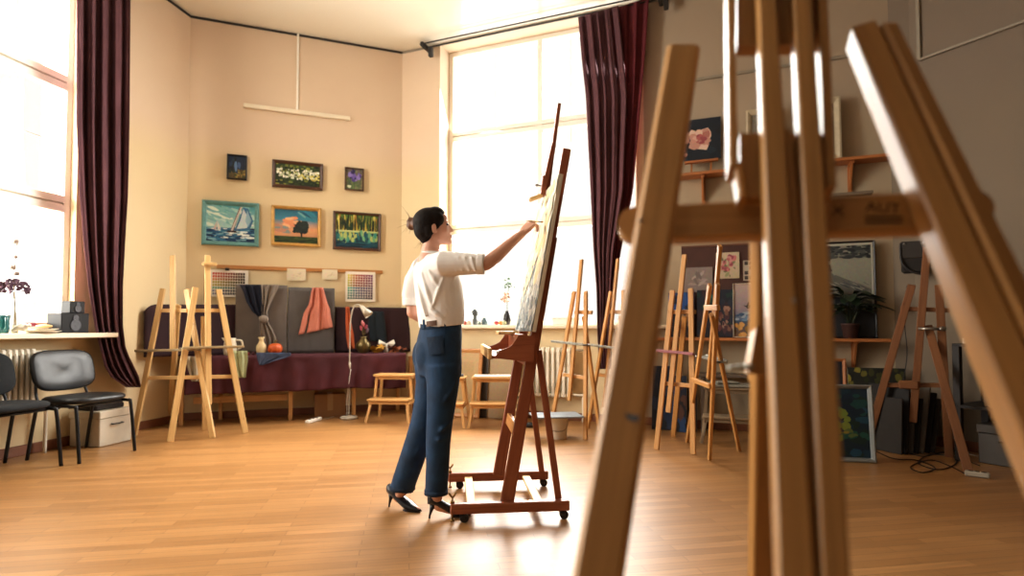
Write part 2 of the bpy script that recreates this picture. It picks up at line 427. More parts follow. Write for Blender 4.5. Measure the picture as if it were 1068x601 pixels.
# left wall openings: the seen window, and an unseen one added for fill
v1, _ = WL.uz(80, 200); zs1 = WL.hit(60, 346).z
win1 = (v1 - 1.55, v1, zs1 - 0.02, 4.45)
win_added = (v1 - 4.1, v1 - 1.95, zs1 - 0.02, 4.45)
wall('wall_left', WL, [win1, win_added], M_wall)
wall('wall_back', WB, [], M_wall)
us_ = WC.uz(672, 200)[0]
WC1 = Wall(B, B + WC.d*us_); WC2 = Wall(B + WC.d*us_, C1)  # one wall, split so its right part carries the painted falloff
wall('wall_center', WC1, [win2], M_wall, flat1=True)
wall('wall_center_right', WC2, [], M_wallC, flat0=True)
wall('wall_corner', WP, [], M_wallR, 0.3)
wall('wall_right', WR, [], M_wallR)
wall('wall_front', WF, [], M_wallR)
def window(name, W, hole, depth, mull, trans, post=0.07, sub=2, label=None):
    a, b, z0, z1 = hole
    t = bpy.data.objects.new(name, None); C.objects.link(t); t.location = W.pt((a+b)/2, -depth, z0); t['kind'] = 'structure'
    bm = BM(); o0, o1 = -depth-0.035, -depth+0.035
    wbox(bm, W, a, a+post, o0, o1, z0, z1, 0.004); wbox(bm, W, b-post, b, o0, o1, z0, z1, 0.004)
    wbox(bm, W, a+post, b-post, o0, o1, z0, z0+post, 0.004); wbox(bm, W, a+post, b-post, o0, o1, z1-post, z1, 0.004)
    for zz, hh in trans:
        wbox(bm, W, a+post, b-post, o0, o1+0.01, zz-hh/2, zz-0.008, 0.004); wbox(bm, W, a+post, b-post, o0, o1+0.01, zz+0.008, zz+hh/2, 0.004)
        wbox(bm, W, a+post, b-post, o0, o1-0.02, zz-0.01, zz+0.01)
    obj('window_frame', bm, M_white, t)
    us = [a+post] + [m for m in mull] + [b-post]
    zz = [z0+post] + [k[0] for k in trans] + [z1-post]
    bm = BM()
    for m_ in mull: wbox(bm, W, m_-0.03, m_+0.03, o0, o1-0.004, z0+post, z1-post, 0.004)
    obj('mullion', bm, M_white, t)
    for i in range(len(us)-1):
        for j in range(len(zz)-1):
            m0, m1 = us[i], us[i+1]; y0, y1 = zz[j], zz[j+1]
            if m1 - m0 < 0.15: continue
            bm = BM(); wbox(bm, W, m0, m1, -depth-0.006, -depth+0.006, y0, y1)
            pn = obj('pane', bm, M_glass, t)
            bm = BM()
            for k in range(1, sub):
                x = m0 + (m1-m0)*k/sub; wbox(bm, W, x-0.005, x+0.005, -depth-0.009, -depth+0.009, y0, y1)
            zm = (y0+y1)/2; wbox(bm, W, m0, m1, -depth-0.0085, -depth+0.0085, zm-0.005, zm+0.005)
            obj('glazing_bar', bm, M_white, pn)
    return t
mu = WC.uz(564, 200, -0.28)[0]
w2 = window('window_2', WC, win2, 0.28, [mu, mu + 0.62*(mu-u0)*1.0], [(WC.hit(478, 143.5, -0.28).z, 0.12), (WC.hit(478, 240, -0.28).z, 0.13)], 0.06)
bm = BM(); wbox(bm, WC, u0-0.0, WC.uz(664,338)[0]+0.35, 0.0, 0.13, zs-0.055, zs-0.015, 0.006); wbox(bm, WC, u0, u1, -0.28, 0.0, zs-0.055, zs-0.015)
obj('window_sill', bm, M_sill, w2)
w1 = window('window_1', WL, win1, 0.10, [2*WL.uz(11, 200, -0.1)[0] - (v1-0.06)], [(WL.hit(40, 76, -0.1).z, 0.14), (WL.hit(40, 208, -0.1).z, 0.15)], 0.06, 2)
bm = BM(); wbox(bm, WL, win1[0]-0.15, WL.uz(101, 346)[0], 0.0, 0.24, zs1-0.055, zs1-0.012, 0.006); wbox(bm, WL, win1[0], win1[1], -0.1, 0.0, zs1-0.055, zs1-0.012)
obj('window_sill', bm, M_sill, w1)
w_added = window('window_added', WL, win_added, 0.10, [win_added[0]+0.8, win_added[0]+1.6], [(2.1, 0.14), (3.3, 0.15)], 0.06, 1)  # unseen window added to let fill light in
bm = BM(); wbox(bm, WL, win_added[0]-0.1, win_added[1]+0.12, 0.0, 0.24, zs1-0.055, zs1-0.012, 0.006); obj('window_sill', bm, M_sill, w_added)  # sill of the added, unseen window
for nm, W in (('baseboard_left', WL), ('baseboard_back', WB), ('baseboard_center', WC), ('baseboard_corner', WP), ('baseboard_right', WR), ('baseboard_front', WF)):
    bm = BM(); wbox(bm, W, 0.0, W.len, 0.0, 0.018, 0, 0.085, 0.004); _s(obj(nm, bm, M_base, None))
for i, W in enumerate((WL, WB, WC, WP, WR)):
    bm = BM(); wbox(bm, W, 0.0, W.len, 0.0, 0.012, H-0.03, H-0.008); _s(obj('trim_%d' % (i+1), bm, M_cond if i > 1 else M_cable, None))
# ---- cable trunking on the back wall
t = thing('cable_trunking', 'thin pale cable duct forming an upside-down T high above the six small paintings', 'cable duct', WB.hit(311, 118, 0.01))
ua, za = WB.uz(254, 109, 0.02); ub, zb = WB.uz(365, 124, 0.02); uc, zc = WB.uz(311, 33, 0.02); zm = (za+zb)/2
bm = BM(); wbox(bm, WB, uc-0.012, uc+0.012, 0.0, 0.02, zm+0.02, H, 0.003); obj('riser', bm, M_white, t)
bm = BM(); wbox(bm, WB, ua, ub, 0.0, 0.045, zm-0.03, zm+0.018, 0.005); obj('channel', bm, M_sill, t)
# ---- conduits on the centre-right wall and the right wall
def px_path(W, pts, off=0.02): return [W.hit(x, y, off) for x, y in pts]
zc1 = WC.hit(712, 85, 0.02).z
bm = BM(); uu0 = WC.uz(690, 85)[0]; wbox(bm, WC, uu0, WC.len, 0.0, 0.025, zc1-0.015, zc1+0.015, 0.004)
tag(obj('cable_conduit', bm, M_cond, None), 'pale horizontal conduit crossing the wall above the upper shelf', 'conduit')
bm = BM(); u_ = WC.uz(788, 50)[0]; wbox(bm, WC, u_-0.012, u_+0.012, 0.0, 0.022, zc1+0.015, H-0.03, 0.004)
tag(obj('cable_conduit', bm, M_cond, None), 'pale vertical conduit rising behind the foreground easel mast', 'conduit')
zc2 = WR.hit(962, 61, 0.02).z; ur = WR.uz(960, 61)[0]
bm = BM(); wbox(bm, WR, ur, WR.len*0.6, 0.0, 0.028, zc2-0.012, zc2+0.012, 0.004)
tag(obj('cable_conduit', bm, M_cond, None), 'grey conduit running along the right wall towards the camera', 'conduit')
bm = BM(); wbox(bm, WR, ur-0.02, ur+0.012, 0.0, 0.028, zc2, H-0.03, 0.004)
tag(obj('cable_conduit', bm, M_cond, None), 'grey vertical conduit in the far right corner, top right', 'conduit')
# ---- curtain rail
def rail(off, z):
    return [WC.pt(WC.uz(446, 50)[0], off, z), WC.pt(WC.uz(716, 50)[0], off, z)]
t = thing('curtain_rail', 'double black curtain rail under the ceiling above the centre window', 'curtain rail', WC.pt(u0, 0.1, H-0.2))
for off, z in ((0.10, H-0.07), (0.19, H-0.06)):
    bm = BM(); tube(bm, rail(off, z), 0.009, 8); obj('rod', bm, M_cable, t)
for px in (449, 690):
    bm = BM(); uu = WC.uz(px, 50)[0]; wbox(bm, WC, uu-0.02, uu+0.02, 0.0, 0.22, H-0.10, H-0.045, 0.004); wbox(bm, WC, uu+0.04, uu+0.09, 0.08, 0.13, H-0.20, H-0.08, 0.004)
    obj('bracket', bm, M_cable, t)
# ---- curtains
M_cur = mat('plum_velvet', CURT_1, 0.95, spec=.1, var=0.22, scale=3, sheen=0.25, bmp=0.15, bscale=60)
M_cur2 = mat('plum_curtain_lining', CURT_2, 0.95, spec=.1, var=0.18, scale=4, sheen=0.1, bmp=0.1, bscale=60)
rows = [(-60, 80, 137), (0, 80, 136), (130, 80, 135), (200, 83, 133.5), (260, 88, 130), (300, 92.5, 128), (340, 99, 128), (365, 105, 131), (385, 110, 141), (396, 118, 146), (404, 132, 147)]
bm = cloth(rows, WL.hit, 0.15, 0.042, 4.2, 80, 44, 0.6)
o = obj('curtain', bm, M_cur, None); solid(o, 0.004); tag(o, 'long plum velvet curtain hanging beside the left window', 'curtain')
t = thing('curtain', 'plum curtain tapering to a point at the right side of the centre window', 'curtain', WC.hit(628, 370, 0.1))
rows = [(12, 603, 645, -12), (60, 607, 650, -8), (100, 611, 654), (200, 616, 650), (260, 619, 640), (300, 622, 637), (345, 623, 635), (385, 625, 636)]
o = obj('panel', cloth(rows, WC.hit, 0.16, 0.035, 4.5, 60, 40, 0.2), M_cur, t); solid(o, 0.004)
rows = [(4, 636, 677, -14), (60, 640, 673, -8), (100, 643, 669), (200, 644, 660), (260, 638, 648), (300, 632, 642), (345, 631, 638), (385, 631, 638)]
o = obj('panel', cloth(rows, WC.hit, 0.11, 0.02, 3, 50, 40, 1.2), M_cur2, t); solid(o, 0.004)
# ---- radiators
def radiator(W, px0, px1, py0, py1, label, off=0.10, n=7):
    ua, za = W.uz(px0, py0, off); ub, zb = W.uz(px1, py1, off)
    z1 = za; z0 = zb; t = thing('radiator', label, 'radiator', W.pt((ua+ub)/2, off, z0))
    p = (ub-ua)/n
    for k in range(n):
        bm = BM(); a = ua+p*k
        wbox(bm, W, a+p*0.06, a+p*0.94, off-0.04, off-0.025, z0+0.02, z1-0.02, 0.003)
        wbox(bm, W, a+p*0.2, a+p*0.8, off+0.02, off+0.035, z0+0.035, z1-0.03, 0.006)
        wbox(bm, W, a+p*0.42, a+p*0.58, off-0.03, off+0.03, z0+0.02, z1-0.02, 0.003)
        wbox(bm, W, a+p*0.06, a+p*0.94, off-0.035, off+0.03, z1-0.06, z1, 0.01)
        wbox(bm, W, a+p*0.06, a+p*0.94, off-0.035, off+0.03, z0, z0+0.05, 0.01)
        obj('section', bm, M_rad, t)
    bm = BM(); tube(bm, [W.pt(ua-0.05, off-0.01, z1-0.03), W.pt(ub+0.12, off-0.01, z1-0.03)], 0.014, 8); obj('pipe', bm, M_rad, t)
    bm = BM(); tube(bm, smooth_path([W.pt(ua-0.05, off-0.01, z0+0.03), W.pt(ub+0.09, off-0.01, z0+0.03), W.pt(ub+0.12, off-0.01, z0-0.01), W.pt(ub+0.12, off-0.01, 0.0)], 5), 0.014, 8)
    obj('pipe', bm, M_rad, t); return t
radiator(WC, 548, 597, 362, 415, 'white sectional radiator under the centre window sill', n=9)
radiator(WL, -30, 34, 366, 424, 'white radiator on the left wall behind the black chairs', n=10)
# ---- camera, light, look
cam = bpy.data.cameras.new('camera'); co = bpy.data.objects.new('camera', cam); C.objects.link(co); sc.camera = co
cam.sensor_width = 36; cam.lens = F / 1068 * 36; cam.shift_y = (CY - 300.5) / 1068; cam.clip_start = 0.02
co.location = CAM; co.rotation_euler = (PI/2 + PITCH, 0, 0)
cam.dof.use_dof = True; cam.dof.focus_distance = 3.25; cam.dof.aperture_fstop = 1.7
wd = bpy.data.worlds.new('sky'); sc.world = wd; wd.use_nodes = True
bg = wd.node_tree.nodes['Background']; bg.inputs['Color'].default_value = (*SKY_C, 1); bg.inputs['Strength'].default_value = SKY_S
def area(name, W, hole, off, power, col, spread=PI, shrink=0.0, aim=None):
    a, b, z0, z1 = hole; l = bpy.data.lights.new(name, 'AREA'); l.shape = 'RECTANGLE'; l.size = (b-a)-2*shrink; l.size_y = (z1-z0)-2*shrink
    l.energy = power; l.color = col; l.spread = spread
    o = bpy.data.objects.new(name, l); C.objects.link(o); o.location = W.pt((a+b)/2, off, (z0+z1)/2)
    d = W.n.copy() if aim is None else (V(aim) - o.location).normalized()
    o.rotation_euler = d.to_track_quat('-Z', 'Y').to_euler(); return o
area('window_light', WC, win2, -0.55, PW2, LC2, math.radians(116), aim=(-1.7, 3.4, 0.4))
area('window_light', WL, win1, -0.55, PW1, LC1, math.radians(120), aim=(-1.2, 7.0, 1.6))
area('window_light', WL, win_added, -0.55, PW3, LC1, math.radians(84), aim=(0.3, 1.2, 1.1))  # fill light through the added, unseen window
area('window_light', WC, win2, -0.6, PW2B, LC2)
area('window_light', WL, win1, -0.6, PW1B, LC1)
# added soft fill behind the camera, not a lamp of the room
l = bpy.data.lights.new('fill_light', 'AREA'); l.size = 2.0; l.energy = PFILL; l.color = LCF; l.spread = math.radians(110)
o = bpy.data.objects.new('fill_light', l); C.objects.link(o); o.location = (-2.6, -1.6, 3.6)
o.rotation_euler = (V((-2.6, 6, 1.2)) - o.location).to_track_quat('-Z', 'Y').to_euler()
sc.view_settings.view_transform = 'Standard'; sc.view_settings.exposure = EXPO; sc.view_settings.gamma = GAM
sc.cycles.use_denoising = True; sc.cycles.max_bounces = 8; sc.cycles.diffuse_bounces = 5; sc.cycles.transparent_max_bounces = 12; sc.cycles.sample_clamp_indirect = 8
# ================================================================ the back wall, its pictures and the still-life table
M_pine = wood('pale_pine', PINE_1, PINE_2)
M_pine2 = wood('honey_pine', HONEY_1, HONEY_2)
M_red = wood('varnished_red_beech', RED_1, RED_2, 0.35, knots=False)
M_shelf = wood('reddish_shelf_pine', '#9a5f34', '#b0713f', knots=False)
M_dkw = wood('dark_frame_wood', '#3a2317', '#55331f', knots=False)
M_gild = mat('ochre_gilt_frame', '#b98f4a', 0.45, 0.2, var=0.15, scale=20)
M_teal = mat('teal_frame_paint', '#5f8f8c', 0.5, var=0.15, scale=20)
M_blk = mat('black_frame', '#1d1a1c', 0.4)
M_paper = mat('white_paper', '#ded5c2', 0.8, var=0.05)
def d_night(p):
    p.band(0, .35, '#5a4a2c', '#6a5c35'); p.band(.35, 1, '#1b2a3c', '#22324a')
    p.dabs(50, .3, 1, .05, .4, .06, .04, ['#8a7a3e', '#a58c46', '#3b4a2a', '#574526']); p.dabs(24, .1, .5, .3, .9, .07, .1, ['#18202c', '#2a3c58', '#23302c'])
    p.blob(.42, .55, .09, .22, '#5f7fa8'); p.blob(.62, .6, .1, .16, '#47618a')
def d_white(p):
    p.band(0, 1, '#1d2a18', '#33451f')
    p.dabs(120, 0, 1, 0, 1, .04, .05, ['#2c3c1c', '#3f5524', '#141d14', '#6e7a30', '#93923c'])
    p.dabs(110, .04, .98, .3, .75, .022, .05, ['#e4e2cd', '#cfd2b8', '#f3efdc', '#b9c09a']); p.dabs(30, .5, 1, .3, .6, .03, .04, ['#b7ab49', '#d6cf7d'])
def d_iris(p):
    p.band(0, 1, '#5f6a4c', '#6d6058'); p.dabs(40, 0, 1, 0, 1, .08, .06, ['#6b7a4a', '#867b5d', '#4f5a3c'])
    p.dabs(14, .2, .9, 0, .6, .02, .2, ['#3b5a35', '#56783f'], 0.2, rr=.6)
    for x, y in ((.3, .72), (.52, .6), (.78, .68), (.42, .85)): p.dabs(9, x-.08, x+.08, y-.1, y+.1, .08, .09, ['#4b3a7d', '#6d58a3', '#2d2454', '#8a78b8'])
    p.blob(.2, .12, .14, .07, '#cfd3b5')
def d_sail(p):
    p.band(0, .38, '#153a63', '#2f6c92'); p.band(.38, .62, '#a9cfc9', '#8fc2be'); p.band(.62, 1, '#8fc2be', '#4d9aa3')
    p.dabs(40, 0, 1, .4, 1, .13, .04, ['#b9d8cf', '#7fb7b6', '#9fcbc6', '#d8e6d8'], -0.4)
    p.dabs(90, 0, 1, 0, .38, .08, .02, ['#1b4674', '#0f2c52', '#3a7ba0', '#7fb3c4', '#dfe9e6'])
    p.poly([(.14, .32), (.2, .33), (.22, .58)], '#c9b8ae'); p.poly([(.23, .32), (.3, .34), (.22, .56)], '#d9d3c9')
    p.poly([(.48, .26), (.68, .98), (.72, .98), (.56, .3)], '#7a5443'); p.poly([(.50, .3), (.54, .3), (.735, .98), (.7, .98)], '#c9c2ba')
    p.poly([(.58, .33), (.9, .36), (.97, .6), (.86, .95), (.76, .98), (.66, .6)], '#3f6f94'); p.poly([(.62, .36), (.84, .4), (.88, .66), (.76, .93), (.7, .62)], '#c3d2d3')
    p.poly([(.86, .42), (.93, .62), (.84, .9), (.80, .6)], '#8fb0bd')
    p.poly([(.42, .3), (.46, .22), (.66, .24), (.6, .31)], '#3a2c2e'); p.dabs(16, .4, .75, .18, .28, .05, .015, ['#e9efe9', '#b7d0d4'])
def d_tree(p):
    p.band(0, .2, '#2a3c20', '#3b4b22'); p.band(.2, .42, '#c08a63', '#d79a6b'); p.band(.42, .7, '#d79a6b', '#3f7f93'); p.band(.7, 1, '#3f7f93', '#17586e')
    p.dabs(14, .25, .65, .45, .75, .11, .06, ['#d98f63', '#e3ad7c', '#cf7f5c', '#d8b08a']); p.dabs(14, 0, .3, .3, .55, .12, .04, ['#7f8a86', '#b3836b'])
    p.dabs(16, .6, 1, .75, 1, .14, .03, ['#2f7f92', '#6fa3a2', '#14506a'], -.7)
    p.poly([(.6, .15), (.64, .15), (.64, .34), (.6, .34)], '#1c1a18')
    p.dabs(60, .47, .77, .34, .55, .055, .06, ['#1a2320', '#22302a', '#131a1c']); p.dabs(24, .53, .72, .48, .64, .05, .05, ['#1f2b26', '#1b241f'])
    p.dabs(50, 0, 1, 0, .16, .08, .02, ['#2c421f', '#465726', '#1c2a1a'])
def d_lake(p):
    p.band(0, .5, '#0d3a4c', '#2f7d7c'); p.band(.5, 1, '#b79c3a', '#44702f')
    p.dabs(60, 0, 1, .5, .98, .02, .17, ['#2c4a22', '#c6b04a', '#8d9a3a', '#1d3520', '#d7c765', '#a4792c'])
    p.dabs(30, 0, 1, .55, .8, .015, .2, ['#142318', '#233c1e']); p.band(.46, .52, '#9fb06a', '#c9cf94')
    p.dabs(50, 0, 1, .12, .46, .03, .09, ['#16505c', '#3b8a7d', '#6ba377', '#0f3a4a', '#a8b569']); p.dabs(30, 0, 1, 0, .2, .12, .02, ['#0b2c3d', '#144a5c'])
def d_chart(nx, ny, fn):
    def d(p):
        p.band(0, 1, '#ddd6c8', '#e2dccf')
        for i in range(nx):
            for j in range(ny):
                x0 = .07 + .86*i/nx; y0 = .08 + .84*j/ny; w = .86/nx*.76; h = .84/ny*.76
                p.poly([(x0, y0), (x0+w, y0), (x0+w, y0+h), (x0, y0+h)], fn(i/(nx-1), j/(ny-1)))
    return d
def hx(h, s, v):
    import colorsys
    return '#%02x%02x%02x' % tuple(int(255*c) for c in colorsys.hsv_to_rgb(h % 1, s, v))
def ch1(a, b):
    if b > .82: return hx(.03, .85, .8-.6*a)
    if b > .6: return hx(.08+.02*a, .85, .8-.6*a)
    if b > .4: return hx(.14, .7, .7-.55*a)
    if b > .2: return hx(.4+.2*a, .4, .6-.45*a)
    return hx(.62, .3, .5-.38*a)
def ch2(a, b):
    h = .16 - .3*a if b > .45 else .45 + .35*a
    return hx(h, .9-.3*abs(b-.5), (.85-.4*a)*(.4+.6*b))
G6 = 'small paintings on the back wall'
framed('painting', 'tiny dark framed painting of a night garden, upper left of the six small paintings', 'painting', WB, 237, 161.5, 258, 187.5, .018, M_blk, d_night, group=G6, ym=(162.5, 188))
framed('painting', 'wide brown framed painting of white flowers on dark green', 'painting', WB, 284, 166.5, 337, 195, .04, M_dkw, d_white, group=G6, ym=(172, 199))
framed('painting', 'tiny brown framed painting of purple irises', 'painting', WB, 359.5, 175, 379.5, 198, .018, M_dkw, d_iris, group=G6, ym=(176.5, 200))
framed('painting', 'sailing boat painting in a pale teal frame', 'painting', WB, 211, 209.5, 270.5, 255.5, .05, M_teal, d_sail, group=G6, ym=(212, 257.5))
framed('painting', 'painting of a lone dark tree against a sunset sky in ochre frame', 'painting', WB, 283, 215, 335, 256, .04, M_gild, d_tree, group=G6, ym=(217, 258))
framed('painting', 'forest lake painting with reflections in a dark brown frame', 'painting', WB, 347.5, 220, 397, 260, .035, M_dkw, d_lake, group=G6, ym=(224, 262.5))
# ---- pin rail with charts
ua, za = WB.uz(226, 277.5, .02); ub, zb = WB.uz(399, 284.5, .02)
bm = BM(); wbox(bm, WB, ua, ub, .001, .022, (za+zb)/2-.022, (za+zb)/2+.022, .003)
rail_z = (za+zb)/2
tag(obj('pin_rail', bm, M_pine2, None), 'long narrow wooden rail on the back wall under the six paintings', 'rail')
def pinned(label, x0, y0, x1, y1, draw, off=.028, W=WB, name='paper_sheet', cat='paper', group=None):
    t = framed(name, label, cat, W, x0, y0, x1, y1, 0, None, draw, off, .003, pic='sheet', group=group)
    return t
t = pinned('colour chart with rows fading from orange to grey, pinned left on the rail', 219, 281, 259, 309.5, d_chart(13, 8, ch1), name='color_chart', cat='chart')
bm = BM(); p_ = WB.hit(237, 281, .04); box(bm, p_, (.045, .02, .03), math.atan2(WB.e.y, WB.e.x), .004); obj('binder_clip', bm, M_blk, t)
t = pinned('square rainbow colour chart hanging at the right end of the rail', 360.5, 283, 391.5, 314.5, d_chart(10, 10, ch2), name='color_chart', cat='chart')
def d_sketch(p):
    p.band(0, 1, '#d5c8ac', '#ddd2ba')
    for _ in range(7): p.blob(.2+.6*R0.random(), .2+.5*R0.random(), .12, .02, '#c2b294', 6, .3, R0.random())
pinned('small cream sketch note pinned to the rail, left of two', 299.5, 280, 319, 292.5, d_sketch, group='sketch notes on the rail')
pinned('small cream sketch note pinned to the rail, right of two', 336, 281, 352, 291.5, d_sketch, group='sketch notes on the rail')
# ---- still-life table
TD = 0.52            # table depth in front of the wall
M_burg = mat('burgundy_cloth', '#48151f', 0.8, var=0.2, scale=4, sheen=0.15, bmp=0.12, bscale=50)
M_plum = mat('dark_plum_cloth', '#2f151c', 0.85, var=0.2, scale=3, sheen=0.1, bmp=0.1, bscale=50)
M_carc = mat('cardboard', '#8a6440', 0.85, var=0.08)
TZ = 0.745
ul = WB.uz(163, 380, TD)[0]; ur_ = WB.uz(437, 372, TD)[0]
ul = max(ul, 0.12)
ur_ = min(ur_, WB.len-0.05)
t = thing('still_life_table', 'long plain wooden table under a burgundy cloth along the back wall', 'table', WB.pt((ul+ur_)/2, TD/2, 0))
bm = BM(); wbox(bm, WB, ul, ur_, .04, TD, TZ-.04, TZ-.006, .003); obj('tabletop', bm, M_pine, t)
for px in (189, 303, 369, 428):
    uu = WB.uz(px, 425, TD-.12)[0]
    bm = BM(); wbox(bm, WB, uu-.022, uu+.022, TD-.15, TD-.105, 0, TZ-.04, .003); obj('leg', bm, M_pine, t)
for px in (230, 330, 415):
    uu = WB.uz(px, 425, .1)[0]; bm = BM(); wbox(bm, WB, uu-.02, uu+.02, .06, .10, 0, TZ-.04, .003); obj('leg', bm, M_pine, t)
bm = BM(); wbox(bm, WB, ul+.02, WB.uz(300, 425, TD-.2)[0], TD-.22, TD-.19, .22, .29, .003); obj('stretcher', bm, M_pine, t)
# cloth: top sheet and pleated front fall in one piece
def table_cloth():
    bm = BM(); nx = 120; grid = []
    uL, uR = ul-.03, ur_+.02
    for j in range(20):
        row = []
        for i in range(nx+1):
            s = i/nx; u = uL + (uR-uL)*s
            if j < 4: o = .03 + (TD+.005-.03)*j/3.0; z = TZ - .002 + .0015*MN.noise(V((u*5, o*5, 0)))
            else:
                q = (j-3)/16; amp = .028*q
                o = TD + .012 + amp*(1+math.sin(u*23 + 2*MN.noise(V((u*2, 0, 4))))) + .01*MN.noise(V((u*9, q*3, 1)))
                z = TZ - .003 - q*(.40 + .03*MN.noise(V((u*1.5, 0, 2))))
            row.append(bm.verts.new(WB.pt(u, o, z)))
        grid.append(row)
    for j in range(19):
        for i in range(nx):
            f = bm.faces.new([grid[j][i], grid[j+1][i], grid[j+1][i+1], grid[j][i+1]]); f.smooth = True
    return bm
o = obj('tablecloth', table_cloth(), M_burg, None); solid(o, .003, 1); tag(o, 'burgundy tablecloth over the long still-life table', 'tablecloth')
# ---- back panels standing on the table
def panel(name, label, x0, x1, y0, off, m, y1=None, th=.03, lean=.03, cat='board'):
    u0_ = WB.uz(x0, 345, off)[0]; u1_ = WB.uz(x1, 345, off)[0]; zt_ = WB.hit((x0+x1)/2, y0, off).z
    bm = BM(); nx, ny = 30, 16; g = []
    for j in range(ny+1):
        r = []
        for i in range(nx+1):
            s = i/nx; q = j/ny
            r.append(bm.verts.new(WB.pt(u0_+(u1_-u0_)*s, off + lean*(1-q) + .006*MN.noise(V((s*9, q*3, x0*.1))), TZ+.002 + (zt_-TZ)*q)))
        g.append(r)
    for j in range(ny):
        for i in range(nx): f = bm.faces.new([g[j][i], g[j][i+1], g[j+1][i+1], g[j+1][i]]); f.smooth = True
    o = obj(name, bm, m, None); solid(o, th, -1 if False else 0); tag(o, label, cat); return o
M_gry = mat('grey_felt_cloth', '#6a625c', 0.9, var=0.1, scale=5, bmp=0.12, bscale=70)
M_gry2 = mat('slate_grey_cloth', '#5a5654', 0.9, var=0.1, scale=5, bmp=0.12, bscale=70)
pL = P(150, 345, 5.93); pR = WB.hit(246, 345, .09); pL.z = pR.z = TZ+.002; dv = pR-pL; nb = V((dv.y, -dv.x, 0)).normalized(); zt_ = P(150, 318, 5.93).z
bm = BM(); g = []
for j in range(17):
    r = []
    for i in range(31):
        s_, q = i/30, j/16; top_ = (zt_+(WB.hit(246, 318, .09).z-zt_)*s_)
        if s_ < .1: top_ -= .07*(1-s_/.1)**2
        r.append(bm.verts.new(pL + dv*s_ + nb*(.03*(1-q)+.006*MN.noise(V((s_*9, q*3, 7)))) + V((0, 0, (top_-TZ)*q))))
    g.append(r)
for j in range(16):
    for i in range(30): f = bm.faces.new([g[j][i], g[j][i+1], g[j+1][i+1], g[j+1][i]]); f.smooth = True
o = obj('backdrop_board', bm, M_plum, None); solid(o, .03, 0); tag(o, 'dark plum draped backdrop board at the left end of the still-life table', 'board')
panel('backdrop_board', 'dark plum backdrop board behind the brass vase at the table right end', 349, 432, 321, .06, M_plum)
panel('backdrop_board', 'grey cloth covered board with a knotted drape', 245.5, 299, 297.5, .12, M_gry)
panel('backdrop_board', 'slate grey cloth covered board with a pink cloth hung over it', 300, 348.5, 300.5, .12, M_gry2)
M_navy = mat('navy_cloth', '#141a2c', 0.85, var=0.15, bmp=.1, bscale=60)
M_lgry = mat('pale_grey_cloth', '#877c72', 0.9, var=0.12, bmp=.12, bscale=60)
M_pink = mat('salmon_pink_cloth', '#c9806c', 0.85, var=0.08, bmp=.08, bscale=60)
t = thing('knotted_drape', 'navy and pale grey cloth knotted together over the grey board', 'cloth', WB.hit(272, 366, .2))
rows = [(297, 250, 274), (305, 254, 276), (315, 257, 277), (325, 263, 277), (330, 269, 277)]
o = obj('navy_cloth', cloth(rows, WB.hit, .19, .02, 2.5, 30, 14, 1), M_navy, t); solid(o, .006)
rows = [(297, 272, 291), (305, 273, 288), (315, 273.5, 283), (325, 273, 279), (330, 272.5, 279)]
o = obj('grey_cloth', cloth(rows, WB.hit, .20, .02, 2.5, 30, 14, 2), M_lgry, t); solid(o, .006)
bm = BM(); ell(bm, WB.hit(275, 333, .21), (.055, .045, .05), None, 3); obj('knot', bm, M_lgry, t)
rows = [(335, 271, 279), (343, 271, 284), (352, 272, 288), (362, 273, 288)]
o = obj('hanging_end', cloth(rows, WB.hit, .19, .02, 3, 30, 14, 3), M_lgry, t); solid(o, .006)
rows = [(300, 326, 337, 0), (308, 324, 339, 0), (318, 322, 342), (324, 317, 344, -4), (332, 315, 345, -4), (340, 313, 346.5, -6), (345.5, 311, 347, -8)]
o = obj('pink_cloth', cloth(rows, WB.hit, .17, .02, 2.2, 40, 20, 1.3), M_pink, None); solid(o, .004); tag(o, 'salmon pink cloth hanging over the slate grey board', 'cloth')
M_blue = mat('blue_cloth', '#3c4a66', 0.85, var=0.1, bmp=.1, bscale=60)
rows = [(368, 267, 303), (371, 267.5, 304), (374, 268, 296), (377, 269, 285), (381, 270.5, 274)]
o = obj('blue_cloth', cloth(rows, WB.hit, TD+.065, .006, 2, 30, 10, 1.3), M_blue, None); solid(o, .004); tag(o, 'small blue cloth hanging over the table edge below the pumpkin', 'cloth')
M_mint = mat('pale_green_cloth', '#a9b088', 0.85, var=0.1, bmp=.1, bscale=60)
rows = [(366, 241, 258), (375, 243, 258.5), (385, 246, 257), (394, 249, 256)]
o = obj('green_cloth', cloth(rows, WB.hit, TD+.07, .012, 2, 24, 10, .3), M_mint, None); solid(o, .004); tag(o, 'pale green cloth hanging under the white jug', 'cloth')
rows = [(372, 193, 210), (385, 196, 210), (398, 200, 208)]
o = obj('cream_cloth', cloth(rows, WB.hit, TD+.08, .02, 2, 24, 10, .3), mat('cream_cloth', '#b9ae97', .9, bmp=.1, bscale=60), None); solid(o, .004); tag(o, 'crumpled cream cloth hanging on the table front behind the left easels', 'cloth')
